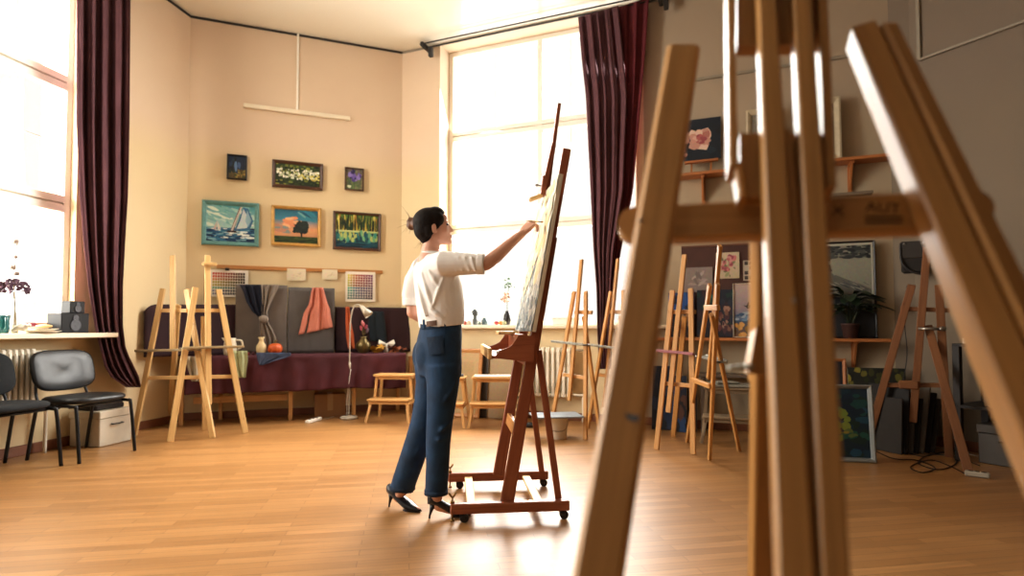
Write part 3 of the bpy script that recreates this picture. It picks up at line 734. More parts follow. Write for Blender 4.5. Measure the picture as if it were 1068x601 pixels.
# ---- objects on the table
def S(px, off): return WB.pt(WB.uz(px, 362, off)[0], off, TZ+.002)
SC = 6.6/600
def pxs(n): return n*SC
c = S(240, .40)
t = thing('jug', 'white enamel jug with a round handle beside the left easels', 'jug', c); bm = BM()
lathe(bm, c, [(.055, 0), (.062, .01), (.068, .05), (.066, .12), (.056, .165), (.06, .19), (.055, .188), (.05, .165), (.05, .03), (0, .02)], 24)
M_enam = mat('white_enamel', '#d9cfba', .3, var=.05); obj('jug_body', bm, M_enam, t)
bm = BM(); tube(bm, smooth_path([c+WB.e*.055+V((0,0,.165)), c+WB.e*.11+V((0,0,.16)), c+WB.e*.12+V((0,0,.10)), c+WB.e*.06+V((0,0,.05))], 6), .011, 8); obj('handle', bm, M_enam, t)
bm = BM(); prism(bm, [c-WB.e*.045+V((0,0,.19)), c-WB.e*.085+V((0,0,.195)), c-WB.e*.055+V((0,0,.15))], WB.n*.02); obj('spout', bm, M_enam, t)
c = S(272.5, .42); bm = BM()
lathe(bm, c, [(.04, 0), (.045, .01), (.055, .06), (.052, .10), (.028, .14), (.024, .17), (.036, .2), (.03, .195), (.02, .165), (0, .1)], 24)
tag(obj('vase', bm, mat('ivory_ceramic', '#d3bd8e', .35, var=.05), None), 'small ivory ceramic vase beside the little pumpkin', 'vase')
def pumpkin(c, r, h, label, rt=None):
    t = thing('pumpkin', label, 'pumpkin', c); bm = BM(); n = 48; rings = []
    for j in range(13):
        ph = PI*j/12; rr = math.sin(ph)**.8 if 0 < j < 12 else .02; zz = h/2 - math.cos(ph)*h/2*(1-.12*(1-math.sin(ph)))
        rings.append([c + V((r*rr*(1+.06*abs(math.sin(k*PI*9/n)))*math.cos(2*PI*k/n), r*rr*(1+.06*abs(math.sin(k*PI*9/n)))*math.sin(2*PI*k/n), zz)) for k in range(n)])
    rings_loft(bm, rings); obj('flesh', bm, mat('orange_pumpkin_skin', '#c4571c', .45, var=.15, scale=12), t)
    bm = BM(); tube(bm, smooth_path([c+V((0,0,h*.9)), c+V((0,0,h*1.1)), c+V((.015,0,h*1.22))], 4), [.012]*9, 8); obj('stem', bm, mat('dry_stalk', '#6d5a35', .8), t)
pumpkin(S(287, .42), .074, .135, 'small orange pumpkin beside the ivory vase')
pumpkin(S(180, .25), .13, .15, 'large flat orange pumpkin behind the left easels')
for px, of, r, cl, lb in ((254, .44, .018, '#7d1f2a', 'small dark red fruit on the table, leftmost of three'), (259, .45, .016, '#8c2a30', 'small dark red fruit on the table, middle of three'), (264, .43, .017, '#5d1826', 'small dark red fruit on the table, rightmost of three')):
    bm = BM(); ell(bm, S(px, of)+V((0,0,r)), (r, r, r)); tag(obj('fruit', bm, mat('red_fruit_'+cl, cl, .35), None), lb, 'fruit', 'red fruits on the table')
c = S(379, .36); t = thing('brass_vase', 'round tarnished brass vase holding dried pink flowers', 'vase', c); bm = BM()
lathe(bm, c, [(.05, 0), (.055, .01), (.085, .06), (.085, .11), (.045, .155), (.03, .18), (.042, .2), (.035, .198), (.025, .17), (0, .1)], 24)
obj('vase_body', bm, mat('tarnished_brass', '#5d4f2c', .35, .6, var=.2, scale=15), t)
for k, (dx, dz, cl) in enumerate(((-.03, .11, '#9b4350'), (.0, .15, '#b35a60'), (.03, .12, '#8a3a4a'), (.045, .08, '#6d5560'), (-.015, .17, '#b9787a'))):
    b_ = c + V((0, 0, .19)); e_ = b_ + WB.e*dx + V((0, 0, dz)); bm = BM(); tube(bm, [b_, (b_+e_)/2+V((0,0,.005)), e_], .003, 6)
    s_ = obj('stem', bm, mat('dry_stalk', '#6d5a35'), t); bm = BM(); ell(bm, e_, (.016, .014, .034), Matrix.Rotation(dx*6, 3, 'Y'), 2); obj('blossom', bm, mat('dried_petal_'+cl, cl, .8), s_)
rows = [(320, 360.5, 364), (335, 360.5, 366), (350, 361, 369), (364, 363, 370)]
o = obj('orange_ribbon', cloth(rows, WB.hit, .2, .015, 1.2, 16, 14, .3), mat('orange_cloth', '#b4562a', .8, bmp=.1, bscale=60), None); solid(o, .004); tag(o, 'narrow orange cloth hanging on the plum board behind the floor lamp', 'cloth')
rows = [(325, 385, 400), (340, 384, 402), (356, 386, 404)]
o = obj('navy_cloth', cloth(rows, WB.hit, .12, .01, 1.5, 16, 14, .3), mat('bottle_green_cloth', '#12202a', .85), None); solid(o, .004); tag(o, 'very dark teal cloth hanging on the board above the white bow', 'cloth')
def leafy(label, px, off, n, cols, sx, seed, name='dry_leaves'):
    rg = random.Random(seed); c = S(px, off)
    for k in range(n):
        a = rg.random()*2*PI; r = rg.random()*.07*sx; q = c + WB.e*(r*math.cos(a)*1.3) + WB.n*(r*math.sin(a)*.8) + V((0, 0, .012+k*.005)); s = .035+.025*rg.random()
        M = Matrix.Rotation(rg.random()*6, 3, 'Z') @ Matrix.Rotation(rg.random()*.8, 3, 'X'); bm = BM()
        ctr = bm.verts.new(q + V((0, 0, .006))); vs = [bm.verts.new(q + M @ V((s*math.cos(2*PI*i/10)*(1 if i % 2 == 0 else .5), s*math.sin(2*PI*i/10)*(1 if i % 2 == 0 else .5), .004*math.sin(i)))) for i in range(10)]
        for i in range(10): bm.faces.new([ctr, vs[i], vs[(i+1) % 10]])
        tag(obj('dry_leaf', bm, mat('leaf_'+cols[k % len(cols)], cols[k % len(cols)], .7), None), label, 'leaf', name)
leafy('yellow maple leaf piled right of the brass vase', 391, .38, 14, ['#b98a2a', '#a87a20', '#c99a3a'], 1.0, 3, 'yellow leaves by the brass vase')
leafy('rust coloured dry leaf scattered at the right end of the table', 413, .42, 12, ['#8a4a2a', '#9c5a30', '#6d3a26'], 1.3, 5, 'rust leaves at the table end')
c = S(403, .33)
t = thing('paper_bow', 'crumpled white paper bow standing among the leaves', 'paper', c)
for sgn in (-1, 1):
    bm = BM(); a = c + V((0, 0, .11)); pts = [a, a+WB.e*(sgn*.09)+V((0,0,.05)), a+WB.e*(sgn*.10)+V((0,0,.0))+WB.n*.03, a+WB.e*(sgn*.06)+V((0,0,-.04))]
    vs = [bm.verts.new(p) for p in pts]; bm.faces.new(vs); o = obj('wing', bm, mat('white_crumpled_paper', '#d8d4c8', .8), t); solid(o, .01)
bm = BM(); tube(bm, [c, c+V((0,0,.06)), c+V((0,0,.11))], [.03, .015, .02], 8); obj('stand', bm, mat('white_crumpled_paper', '#d8d4c8'), t)
# ---- cardboard box, power strip and lamp
ua = WB.uz(328, 430, .3)[0]; ub = WB.uz(360, 430, .3)[0]
bm = BM(); wbox(bm, WB, ua, ub, .12, .34, .0, .27, .004); t = thing('cardboard_box', 'plain brown cardboard box on the floor under the table', 'box', WB.pt((ua+ub)/2, .22, 0)); obj('carton', bm, M_carc, t)
bm = BM(); wbox(bm, WB, (ua+ub)/2-.03, (ua+ub)/2+.03, .119, .342, .08, .272); obj('tape', bm, mat('packing_tape', '#9c7a50', .3), t)
c = G(364, 437); t = thing('floor_lamp', 'slim white gooseneck floor lamp in front of the still-life table', 'lamp', c)
M_lamp = mat('white_lamp_enamel', '#b9b0a0', .3, var=.03)
bm = BM(); lathe(bm, c, [(0, 0), (.095, 0), (.1, .012), (.09, .03), (.02, .04), (0, .042)], 28); obj('base', bm, mat('grey_lamp_base', '#a39a8b', .35), t)
dpx = c.y
def LP(px, py): return P(px, py, dpx)
bm = BM(); tube(bm, smooth_path([c+V((0,0,.03)), LP(364.5, 400), LP(365, 350), LP(366, 332), LP(369, 320.5), LP(374, 318), LP(379, 323)], 8), .0075, 8); obj('pole', bm, M_lamp, t)
bm = BM(); a, b = LP(377, 320), LP(385, 329); d = (b-a).normalized(); u_ = d.orthogonal().normalized(); v_ = d.cross(u_)
rings_loft(bm, [[a + d*s*(b-a).length + (u_*math.cos(2*PI*k/20) + v_*math.sin(2*PI*k/20))*r for k in range(20)] for s, r in ((-.1, .012), (0, .02), (.4, .032), (1.0, .055), (.97, .05), (.45, .028))], True); obj('lamp_shade', bm, M_lamp, t)
bm = BM(); tube(bm, [LP(364.6, 387), LP(364.8, 378)], .013, 8); obj('switch', bm, M_lamp, t)
cord = smooth_path([LP(364.6, 385)+V((.02,-.02,0)), P(362, 415, dpx-.03), G(361, 436, .004), G(352, 434, .004), G(340, 437, .004), G(326, 438, .02)], 8)
bm = BM(); tube(bm, cord, .003, 6); obj('cord', bm, M_white, t)
a, b = G(320, 440.5, .018), G(334, 436.5, .018); bm = BM(); beam(bm, a, b, .05, .034, (b-a).cross(V((0,0,1))), .006)
t = thing('power_strip', 'white power strip lying on the floor in front of the table', 'power strip', V(((a+b)/2).xy.to_tuple() + (0,))); obj('housing', bm, M_white, t)
for k in range(3):
    q = a + (b-a)*(.25+.25*k); bm = BM(); lathe(bm, q+V((0,0,.016)), [(0, 0), (.014, 0), (.014, .003), (0, .003)], 12); obj('socket', bm, M_dark, t)
# ================================================================ small studio easels
M_easel = wood('easel_pine', '#b07d45', '#c69558')
M_easel_pale = wood('easel_pale_pine', '#c29a62', '#d8b57c')
M_easel_dark = wood('easel_dark_beech', '#6d4529', '#805434')  # darker, redder wood than the other easels
M_rag = mat('paint_smeared_ledge', '#8f8f86', .6, var=.35, scale=30, bmp=.2)
M_pinkled = mat('pink_smeared_ledge', '#a06a72', .6, var=.3, scale=30)
M_worn = wood('worn_ledge_wood', '#8f7f62', '#a8946f', knots=False)
M_metal = mat('steel_fitting', '#8a8680', .3, .8)
def easel(label, FL, FR, lean, legs, mast, upbar, lowbar=None, ledge=None, rear=None, group=None, m=None, mled=None, lw=.044, lt=.024, extra=None, cat='easel', clamp=None):
    m = m or M_easel; fl = G(*FL); fr = G(*FR); e = (fr-fl).normalized(); n = V((-e.y, e.x, 0))
    if n.dot(FW) < 0: n = -n
    a = math.radians(lean); up = (V((0,0,1))*math.cos(a) + n*math.sin(a)).normalized(); pn = e.cross(up)
    def PL(px, py, k=0.0): return plane_hit(px, py, fl, pn) + n*k
    mid = (fl+fr)/2
    t = thing('easel', label, cat, mid, 0, group)
    tl = PL(*legs[0]); tr = PL(*legs[1])
    bm = BM(); beam(bm, fl, tl, lw, lt, e); obj('leg', bm, m, t)
    bm = BM(); beam(bm, fr, tr, lw, lt, e); obj('leg', bm, m, t)
    bm = BM(); beam(bm, PL(*mast[1], -.024), PL(*mast[0], -.024), lw*.95, lt, e); mo = obj('mast', bm, m, t)
    if upbar:
        bm = BM(); beam(bm, PL(*upbar[0], .022), PL(*upbar[1], .022), .036, lt, up); obj('crossbar', bm, m, t)
    if lowbar:
        bm = BM(); beam(bm, PL(*lowbar[0], .022), PL(*lowbar[1], .022), .036, lt, up); obj('crossbar', bm, m, t)
    if ledge:
        a0, a1 = PL(*ledge[0], -.06), PL(*ledge[1], -.06)
        bm = BM(); beam(bm, a0, a1, .065, .014, n); lo = obj('ledge', bm, mled or M_rag, t)
        bm = BM(); beam(bm, a0+V((0,0,.008))-n*.030, a1+V((0,0,.008))-n*.030, .01, .02, n); obj('lip', bm, mled or M_rag, lo)
    if rear:
        (rt, rf) = rear; p0 = PL(*rt, .05 if lean > 0 else .05); p1 = G(*rf) if not isinstance(rf, (int, float)) else mid + n*rf
        p1 = V((p1.x, p1.y, 0)); bm = BM(); beam(bm, p1, p0, lw, lt, e); obj('rear_leg', bm, m, t)
    if clamp:
        q = PL(*clamp, -.05); bm = BM(); beam(bm, q-e*.06, q+e*.06, .06, .03, n); obj('clamp', bm, m, t)
    for px, py in ([ledge[0], ledge[1]] if ledge else []):
        q = PL(px, py, -.01); bm = BM(); tube(bm, [q, q-n*.03], .009, 8); obj('knob', bm, M_metal, t)
    if extra: extra(t, PL, e, n, up, m)
    return t
GE = 'small wooden easels around the room'
# the pair in front of the still-life table
easel('pale pine easel standing left, behind its twin with the clamp on top', (140, 454), (222, 457), 3, ((170, 301), (194.5, 302)), ((182, 267), (182, 366)), ((161, 324), (199, 324)), ((148, 394.5), (213, 394)), ((148, 366.5), (210, 365)), ((182, 318), (177, 441)), GE, M_easel_pale, lw=.054, mled=M_worn)
easel('pale pine easel with a clamp on its tall mast, before the burgundy table', (177.5, 461), (256, 452), 8, ((204, 300), (228, 302)), ((215.5, 267), (217, 422)), ((194, 324), (230, 324)), ((191, 394), (243, 393)), ((188, 363.5), (252, 362)), ((214, 330), (214, 449)), GE, M_easel_pale, clamp=(217, 276), lw=.054, mled=M_worn)
# the row along the centre wall
easel('pine easel beside the radiator with a bare ledge', (574, 451), (610.6, 459), 9, ((599, 304), (611, 304)), ((608.4, 271), (595.5, 418)), ((598, 325.5), (616, 326)), ((586, 391), (611, 395)), ((581.5, 356.5), (615, 360)), ((605, 330), .45), GE)
easel('pine easel in front of the curtain tip, half hidden by the foreground easel leg', (613, 447), (652, 459), 9, ((637, 304), (650, 303)), ((646.5, 270), (632, 425)), ((635, 325.5), (655, 326)), ((622, 391), (652, 395)), ((620, 360), (652, 364)), ((643, 330), .45), GE)
easel('pine easel with a pink smeared ledge', (684.6, 469), (723, 474), 8, ((701.5, 303), (720.5, 301)), ((715, 266), (698, 430)), ((697, 325.5), (725, 325.5)), ((690, 400), (723, 403)), ((688, 366), (726.5, 369.5)), ((712, 330), (702, 456)), GE, mled=M_pinkled)
easel('slim pine easel with crossed legs and a pale smeared ledge', (716.5, 461), (740, 480), 8, ((740.5, 297), (748.5, 296)), ((747, 256), (735.5, 395)), ((739, 321), (753, 321)), ((725, 396), (744, 403)), ((724, 372), (745, 378)), ((750, 328), (771, 470)), GE, lw=.036)
def fit5(t, PL, e, n, up, m):
    q = PL(967, 343, -.1); bm = BM(); tube(bm, [q-e*.06, q+e*.1], .012, 10); ell(bm, q+e*.1, (.03, .02, .02), None, 2); obj('metal_clamp', bm, M_metal, t)
    q = PL(948, 401, -.05); bm = BM(); beam(bm, q-e*.07, q+e*.07, .07, .03, up, .01); obj('slider_block', bm, m, t)
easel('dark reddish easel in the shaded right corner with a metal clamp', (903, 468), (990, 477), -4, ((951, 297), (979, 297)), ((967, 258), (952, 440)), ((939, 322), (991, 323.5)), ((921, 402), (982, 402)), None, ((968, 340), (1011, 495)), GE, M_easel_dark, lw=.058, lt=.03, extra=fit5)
# ================================================================ the big studio easel with casters
nl, nr, fl, fr = G(483, 545), G(586.5, 542), G(481, 510), G(567, 507.5)
nm = (nl+nr)/2; fm = (fl+fr)/2; O = (nm+fm)/2; EW = (fm-nm).normalized(); ES = V((EW.y, -EW.x, 0)); hw = (fm-nm).length/2
def PWp(px, py, w): return plane_hit(px, py, O + EW*w, EW)
Z = V((0,0,1))
t = thing('studio_easel', 'big red-brown studio easel on casters in front of the painting woman', 'easel', V((O.x, O.y, 0)), math.atan2(ES.y, ES.x))
def part(name, bm, m, par=None): return obj(name, bm, m, par or t)
for sgn, px in ((-1, ((469.5, 531), (593.5, 527))), (1, ((467.5, 499), (571.5, 496))),):
    a = PWp(*px[0], sgn*hw); b = PWp(*px[1], sgn*hw); zz = .077; a.z = b.z = zz
    bm = BM(); beam(bm, a, b, .055, .045, Z, .006); part('base_rail', bm, M_red)
    for q in (a + (b-a)*.1, b - (b-a)*.06):
        q = V((q.x, q.y, 0)); bm = BM()
        tube(bm, [q+Z*.026-EW*.012+ES*.01, q+Z*.026+EW*.0-EW*.003+ES*.01], .024, 16); tube(bm, [q+Z*.026+EW*.003+ES*.01, q+Z*.026+EW*.014+ES*.01], .024, 16)
        box(bm, q+Z*.036, (.03, .034, .02), math.atan2(ES.y, ES.x), .004); tube(bm, [q+Z*.03, q+Z*.055], .009, 8)
        part('caster', bm, mat('black_caster', '#15161a', .35))
    q = a + ES*.012; bm = BM(); tube(bm, [q-Z*.06, q+Z*.06], .0045, 8)
    sc_ = part('leveling_screw', bm, mat('brass_bolt', '#8a6a3a', .35, .8)); bm = BM()
    tube(bm, smooth_path([q+Z*.085-ES*.02, q+Z*.06, q+Z*.085+ES*.02], 4), [.002]+[.006]*7+[.002], 6); lathe(bm, q-Z*.07, [(0, 0), (.012, 0), (.012, .012), (0, .012)], 10); lathe(bm, q+Z*.03, [(0, 0), (.012, 0), (.009, .012), (0, .012)], 10)
    obj('wing_nut', bm, mat('brass_bolt', '#8a6a3a'), sc_)
for px in ((490, 510), (555, 508)):
    u_ = (PWp(px[0], 515, 0)-O).dot(ES); bm = BM(); q = O + ES*u_ + Z*.072
    q.z = .072; beam(bm, q-EW*(hw-.022), q+EW*(hw-.022), .05, .022, ES, .003); part('floor_crossbar', bm, M_easel_pale)
LEAN = math.atan2((PWp(577.5, 243, -hw)-PWp(529, 524, -hw)).dot(ES), (PWp(577.5, 243, -hw)-PWp(529, 524, -hw)).z)
UL = (Z*math.cos(LEAN) + ES*math.sin(LEAN)).normalized(); NL = EW.cross(UL)
if NL.dot(ES) < 0: NL = -NL
b0 = PWp(529, 522, -hw+.03); b0.z = .10; s0 = (b0-O).dot(ES)
def LPt(w, z, k=0.0):   # point of the leaning frame
    l = (z-.10)/math.cos(LEAN); q = O + ES*s0 + EW*w + UL*l + NL*k; q.z = .10 + l*math.cos(LEAN) + NL.z*k; return q
pw = hw-.035
for sgn in (-1, 1):
    bm = BM(); beam(bm, LPt(sgn*pw, .09), LPt(sgn*pw, 1.56), .075, .03, NL, .004, .05); part('side_post', bm, M_red)
    bm = BM(); q = LPt(sgn*(pw-.002), .93, .03); r = PWp(586, 522, -hw) if sgn < 0 else PWp(566, 493, hw); r = O + EW*(sgn*(pw-.002)) + ES*((r-O).dot(ES)-.012) + Z*.10; r.z = .10
    beam(bm, r, q, .036, .02, ES, .003); part('rear_brace', bm, M_red)
bm = BM(); beam(bm, LPt(-pw+.015, .46), LPt(pw-.015, .46), .07, .028, UL, .003); part('crossbar', bm, M_pine2)
bm = BM(); beam(bm, LPt(-pw+.015, .86, .0), LPt(pw-.015, .86, .0), .06, .028, UL, .003); part('crossbar', bm, M_red)
bm = BM(); beam(bm, LPt(-pw+.015, 1.50, .0), LPt(pw-.015, 1.50, .0), .05, .028, UL, .003); part('crossbar', bm, M_red)
# mast: lower ratchet, sliding upper stick
top = PWp(583, 108, 0); kk = (top-LPt(0, top.z)).dot(NL)
bm = BM(); beam(bm, LPt(0, .40, .035), LPt(0, 2.16, .035), .045, .05, EW, .003); mo = part('mast', bm, M_red)
bm = BM()
for k in range(14): beam(bm, LPt(0, .5+.045*k, .005), LPt(0, .53+.045*k, .012), .02, .012, EW, .002)
for k in range(13): beam(bm, LPt(0, .52+.045*k, .01), LPt(0, .56+.045*k, .01), .018, .008, EW, 0)
obj('ratchet', bm, M_easel_pale, mo)
d1 = PWp(577, 150, 0); d2 = PWp(572, 188, 0)
bm = BM(); beam(bm, PWp(570.5, 205, .02), PWp(583.3, 108, .02), .02, .022, EW, .003); part('mast_extension', bm, M_red)
bm = BM(); beam(bm, PWp(566, 203, -.01), PWp(577.5, 151, -.01), .03, .028, EW, .003); part('slider', bm, M_red)
bm = BM(); beam(bm, PWp(565.5, 205, 0), PWp(568, 184, 0), .05, .03, EW, .004); ho = part('top_holder', bm, M_red)
bm = BM(); beam(bm, PWp(552, 209, 0), PWp(566, 203.5, 0), .05, .022, EW, .006); obj('canvas_grip', bm, M_easel_pale, ho)
bm = BM(); tube(bm, [PWp(559.5, 193, 0), PWp(566, 194, 0)], .005, 8); ell(bm, PWp(560, 193, 0), (.012, .016, .01), None, 2); obj('screw_knob', bm, M_metal, ho)
# tray box
hwc = hw + .07
prof = [(541, 349), (558, 351), (556.5, 377.5), (545, 377), (515.5, 373.5), (521, 366), (528, 363.5), (533.5, 360.5), (538, 354.5)]
tp = [(PWp(x, y, -hwc)-O) for x, y in prof]; tp = [(q.dot(ES), q.z) for q in tp]
def TPn(s, w, z): return V((O.x, O.y, 0)) + ES*s + EW*w + Z*z
for sgn in (-1, 1):
    bm = BM(); prism(bm, [TPn(s, sgn*hwc, z) for s, z in tp], EW*(-sgn*.016), ES); par = part('tray_side', bm, M_red)
s_l = tp[4][0]; z_l0 = tp[4][1]; z_l1 = tp[5][1]; s_r = tp[2][0]
bm = BM(); obox(bm, V((O.x, O.y, 0)), ES, EW, Z, s_l-.03, s_r-.01, -hwc+.016, hwc-.016, z_l0-.005, z_l0+.012, .003); part('tray_bottom', bm, M_red)
bm = BM(); obox(bm, V((O.x, O.y, 0)), ES, EW, Z, s_l-.035, s_l-.012, -hwc, hwc, z_l0-.008, z_l1+.015, .004); part('tray_lip', bm, M_easel_pale)
bm = BM(); obox(bm, V((O.x, O.y, 0)), ES, EW, Z, tp[0][0]+.02, tp[0][0]+.04, -hwc+.016, hwc-.016, z_l0+.012, tp[0][1], .003); part('tray_back', bm, M_red)
z_c = tp[0][1]
bm = BM(); obox(bm, V((O.x, O.y, 0)), ES, EW, Z, tp[0][0]-.075, tp[0][0]+.03, -.06+.12, .06+.2, z_c-.006, z_c+.014, .004); part('canvas_support', bm, M_easel_pale)
for k, (w_, cl) in enumerate(((-.3, '#c9c2b2'), (-.24, '#4a6a8a'), (-.15, '#8a8f8a'))):
    q = TPn(s_l+.03+.012*k, w_, z_l0+.024); bm = BM(); tube(bm, [q-EW*.05, q-EW*.03, q+EW*.04, q+EW*.055], [.004, .011, .012, .005], 10)
    tag(obj('paint_tube', bm, mat('paint_tube_'+cl, cl, .4), None), ['cream paint tube in the tray, nearest its open end', 'blue paint tube in the big easel tray', 'grey paint tube in the tray, furthest in'][k], 'paint tube', 'paint tubes in the easel tray')
# canvas
def canvas_draw(p):
    p.band(0, .2, '#8d9496', '#b7b8b4'); p.band(.2, .5, '#b7b8b4', '#d5d1c4'); p.band(.5, 1, '#d5d1c4', '#e6dfcb')
    p.dabs(150, 0, 1, 0, .42, .05, .02, ['#7f898d', '#a2a8a8', '#cfd0ca', '#c2c3bd', '#e2dfd4', '#8f979a'], rr=2.4, rot=-.4)
    p.dabs(70, 0, 1, .35, 1, .10, .05, ['#dcd7c7', '#e2dcc9', '#d0ccc0', '#ebe5d2', '#dccfa8'], rr=.8, rot=-.25)
    p.dabs(20, .1, .5, .5, .95, .07, .05, ['#d9c595', '#e2d2a6', '#d5c9ab'], rr=.4)
    p.dabs(26, 0, 1, 0, .1, .06, .015, ['#6f7b82', '#8d979c', '#b5bbbc'])
cb = PWp(555, 350, -hwc); ct = PWp(584.5, 181, -hwc)
cs = (cb-O).dot(ES); ct_s = (ct-O).dot(ES); lc = math.atan2(ct_s-cs, ct.z-cb.z); uc_ = (Z*math.cos(lc)+ES*math.sin(lc)).normalized(); nc = -(EW.cross(uc_)); nc = nc if nc.dot(ES) < 0 else -nc
cb = TPn(cs, -hwc, z_c+.016); chh = (ct.z-cb.z)/math.cos(lc)
t2 = thing('painting', 'large pale unfinished painting standing on the big studio easel', 'canvas', TPn(cs, 0, z_c+.016))
p = Paint(cb + nc*.001, EW, uc_, 2*hwc, chh, nc); canvas_draw(p); obj('painted_face', p.bm, paintmat(), t2)
bm = BM(); hexa(bm, [cb, cb+EW*2*hwc, cb+EW*2*hwc-nc*.022, cb-nc*.022] + [q+uc_*chh for q in (cb, cb+EW*2*hwc, cb+EW*2*hwc-nc*.022, cb-nc*.022)], .002)
obj('stretcher', bm, mat('raw_canvas_edge', '#cfc6b2', .8), t2)
# ================================================================ foreground easel
M_fg = wood('foreground_easel_pine', FG_1, FG_2, .42, True, .8)
q0, q1, q2 = P(713, 50, .93), P(624, 601, .71), P(913, 35, .86)
fup = (q0-q1).normalized(); fn = (q1-q0).cross(q2-q0).normalized()
if fn.dot(V((0,1,0))) < 0: fn = -fn          # fn points away from the camera
fe = (fup.cross(fn)).normalized()
if fe.x < 0: fe = -fe
def FP(px, py, k=0.0):
    return plane_hit(px, py, q0 + fn*k, fn)
def ext(a, b):   # extend a->b down to the floor
    d = (b-a); tt = -a.z/d.z; return a + d*tt
def fbeam(name, pa, pb, w, t_, k=0.0, bev=.003, par=None, floor=False, wd=None, w1=None, m=None):
    a = FP(*pa, k); b = FP(*pb, k)
    if floor:
        b2 = ext(a, b)
        if w1 is not None: w1 = w + (w1-w)*(b2-a).length/(b-a).length
        b = b2
    bm = BM(); beam(bm, a, b, w, t_, wd if wd is not None else fe, bev, w1); return obj(name, bm, m or M_fg, par or fg)
fg = thing('tripod_easel', 'large blurred pine easel in the foreground right, its crossbar stamped in black', 'easel', V((FP(800, 300).x, .75, 0)))
lleg = fbeam('leg', (713, 51), (624, 601), .052, .034, 0, .007, floor=True, w1=.060)
a = FP(897, 36); b = FP(1053, 400); wdR = (fe - fn*.10).normalized()
bm = BM(); bb = ext(a, b); beam(bm, a, bb, .034, .052, wdR, .004, .052, .055); rleg = obj('leg', bm, M_fg, fg)
a = FP(919, 33, -.004); b = FP(1089, 400, -.004); bm = BM(); bb = ext(a, b); beam(bm, a, bb, .028, .040, (fe + fn*.35).normalized(), .005, .056, .06); obj('leg_batten', bm, M_fg, rleg)
cbk = .042
fbeam('crossbar', (661, 236), (1006, 222), .060, .026, cbk, .004, wd=fup)
for px, py in ((663, 236), (1008, 220)):
    q = FP(px, py, cbk); bm = BM(); tube(bm, [q-fn*.014, q+fn*.014], .027, 20); obj('crossbar_end', bm, M_fg, fg)
fbeam('upright', (795, -60), (818, 400), .024, .030, -.03, .003, floor=True, w1=.034)
fbeam('upright', (831, -60), (857, 400), .026, .030, -.03, .003, floor=True, w1=.028)
fbeam('gap_filler', (816, 138), (838, 400), .018, .012, -.0215, .0, floor=True, w1=.022)  # strip added behind the gap to block light and keep it dark
for pts in ([(772, 139), (862, 139), (862, 206), (772, 206)], [(769, -60), (858, -60), (858, 46), (769, 48)]):
    bm = BM(); prism(bm, [FP(x, y, .0) for x, y in pts], fn*.022, fup); obj('spacer_block', bm, M_fg, fg)
fbeam('side_strip', (760, -60), (763, 182), .012, .045, .0, .002)
fbeam('side_strip', (768, 176), (773, 212), .010, .035, .0, .002)
fbeam('side_strip', (851, -60), (862, 205), .014, .05, .0, .002)
# rear leg, running away from the camera to the floor
ra = FP(806, 236, .06); rb = P(797, 601, 1.12); rc = ext(ra, rb)
bm = BM(); beam(bm, ra, rc, .060, .022, V((1, 0.25, 0)), .003); rl = obj('rear_leg', bm, M_fg, fg)
bm = BM(); beam(bm, P(789, 250, .96), P(787, 400, 1.0), .012, .03, V((1, 0, 0)), .002); obj('rear_batten', bm, M_fg, fg)
pa, pb, pc, pd = P(796, 297, .93), P(806, 297, .93), P(806, 392, .90), P(781, 390, .88)
bm = BM(); prism(bm, [pa, pb, pc, pd], V((.004, .03, 0)), (pa-pd)); obj('hinge_bracket', bm, M_fg, fg)
bm = BM(); q = P(778, 383, .88); r = P(764, 384, .88); tube(bm, [P(785, 383, .885), q, q*.6+r*.4, r], [.004, .004, .005, .004], 10); ell(bm, r, (.008, .005, .0045), None, 2); ell(bm, q, (.005, .008, .0065), None, 2); obj('wing_bolt', bm, mat('painted_steel_bolt', '#a9aca6', .4, .3, var=.3, scale=200), fg)
for px, py, k in ((668, 236, 0), (826, 318, -.03)):
    q = FP(px, py, k)-fn*(.0172 if k == 0 else .0152); bm = BM(); lathe(bm, V((0,0,0)), [(0, 0), (.0032, 0), (.0028, .0014), (0, .002)], 12)
    M = (-fn).to_track_quat('Z', 'Y').to_matrix().to_4x4(); bmesh.ops.transform(bm, matrix=Matrix.Translation(q) @ M, verts=bm.verts); obj('screw', bm, M_metal, fg)
# paint smear on the left leg
p = Paint(FP(651, 443)-fn*.0172, fe, fup, .022, .016, -fn); p.blob(.5, .5, .4, .3, '#3c4a55', 14, .3, -.3); p.blob(.55, .5, .25, .15, '#5d6e78', 12, .3, -.3); obj('paint_smear', p.bm, paintmat(), fg)
def text_mesh(s, o, ex, ey, size, m, par, name, extr=.0002):
    cu = bpy.data.curves.new(name, 'FONT'); cu.body = s; cu.size = size; cu.align_x = 'CENTER'; cu.align_y = 'CENTER'; cu.extrude = extr
    to = bpy.data.objects.new(name, cu); C.objects.link(to); bpy.context.view_layer.update()
    me = bpy.data.meshes.new_from_object(to.evaluated_get(bpy.context.evaluated_depsgraph_get())); C.objects.unlink(to); bpy.data.objects.remove(to)
    M = Matrix((ex, ey, ex.cross(ey))).transposed().to_4x4(); M = Matrix.Translation(o) @ M; me.transform(M)
    bm = BM(); bm.from_mesh(me); return obj(name, bm, m, par)
M_ink = mat('black_stamp_ink', '#120c0a', .9)
cf = cbk-.0135
text_mesh('X', FP(874, 220, cf), fe, fup, .023, M_ink, fg, 'stamp_letter')
text_mesh('AUT', FP(921, 217, cf), fe, fup, .022, M_ink, fg, 'stamp_letters')
bm = BM()
for y in (225.5, 230.5): prism(bm, [FP(902, y, cf), FP(942, y, cf), FP(942, y+2.4, cf), FP(902, y+2.4, cf)], fn*.0004)
obj('stamp_underline', bm, M_ink, fg)
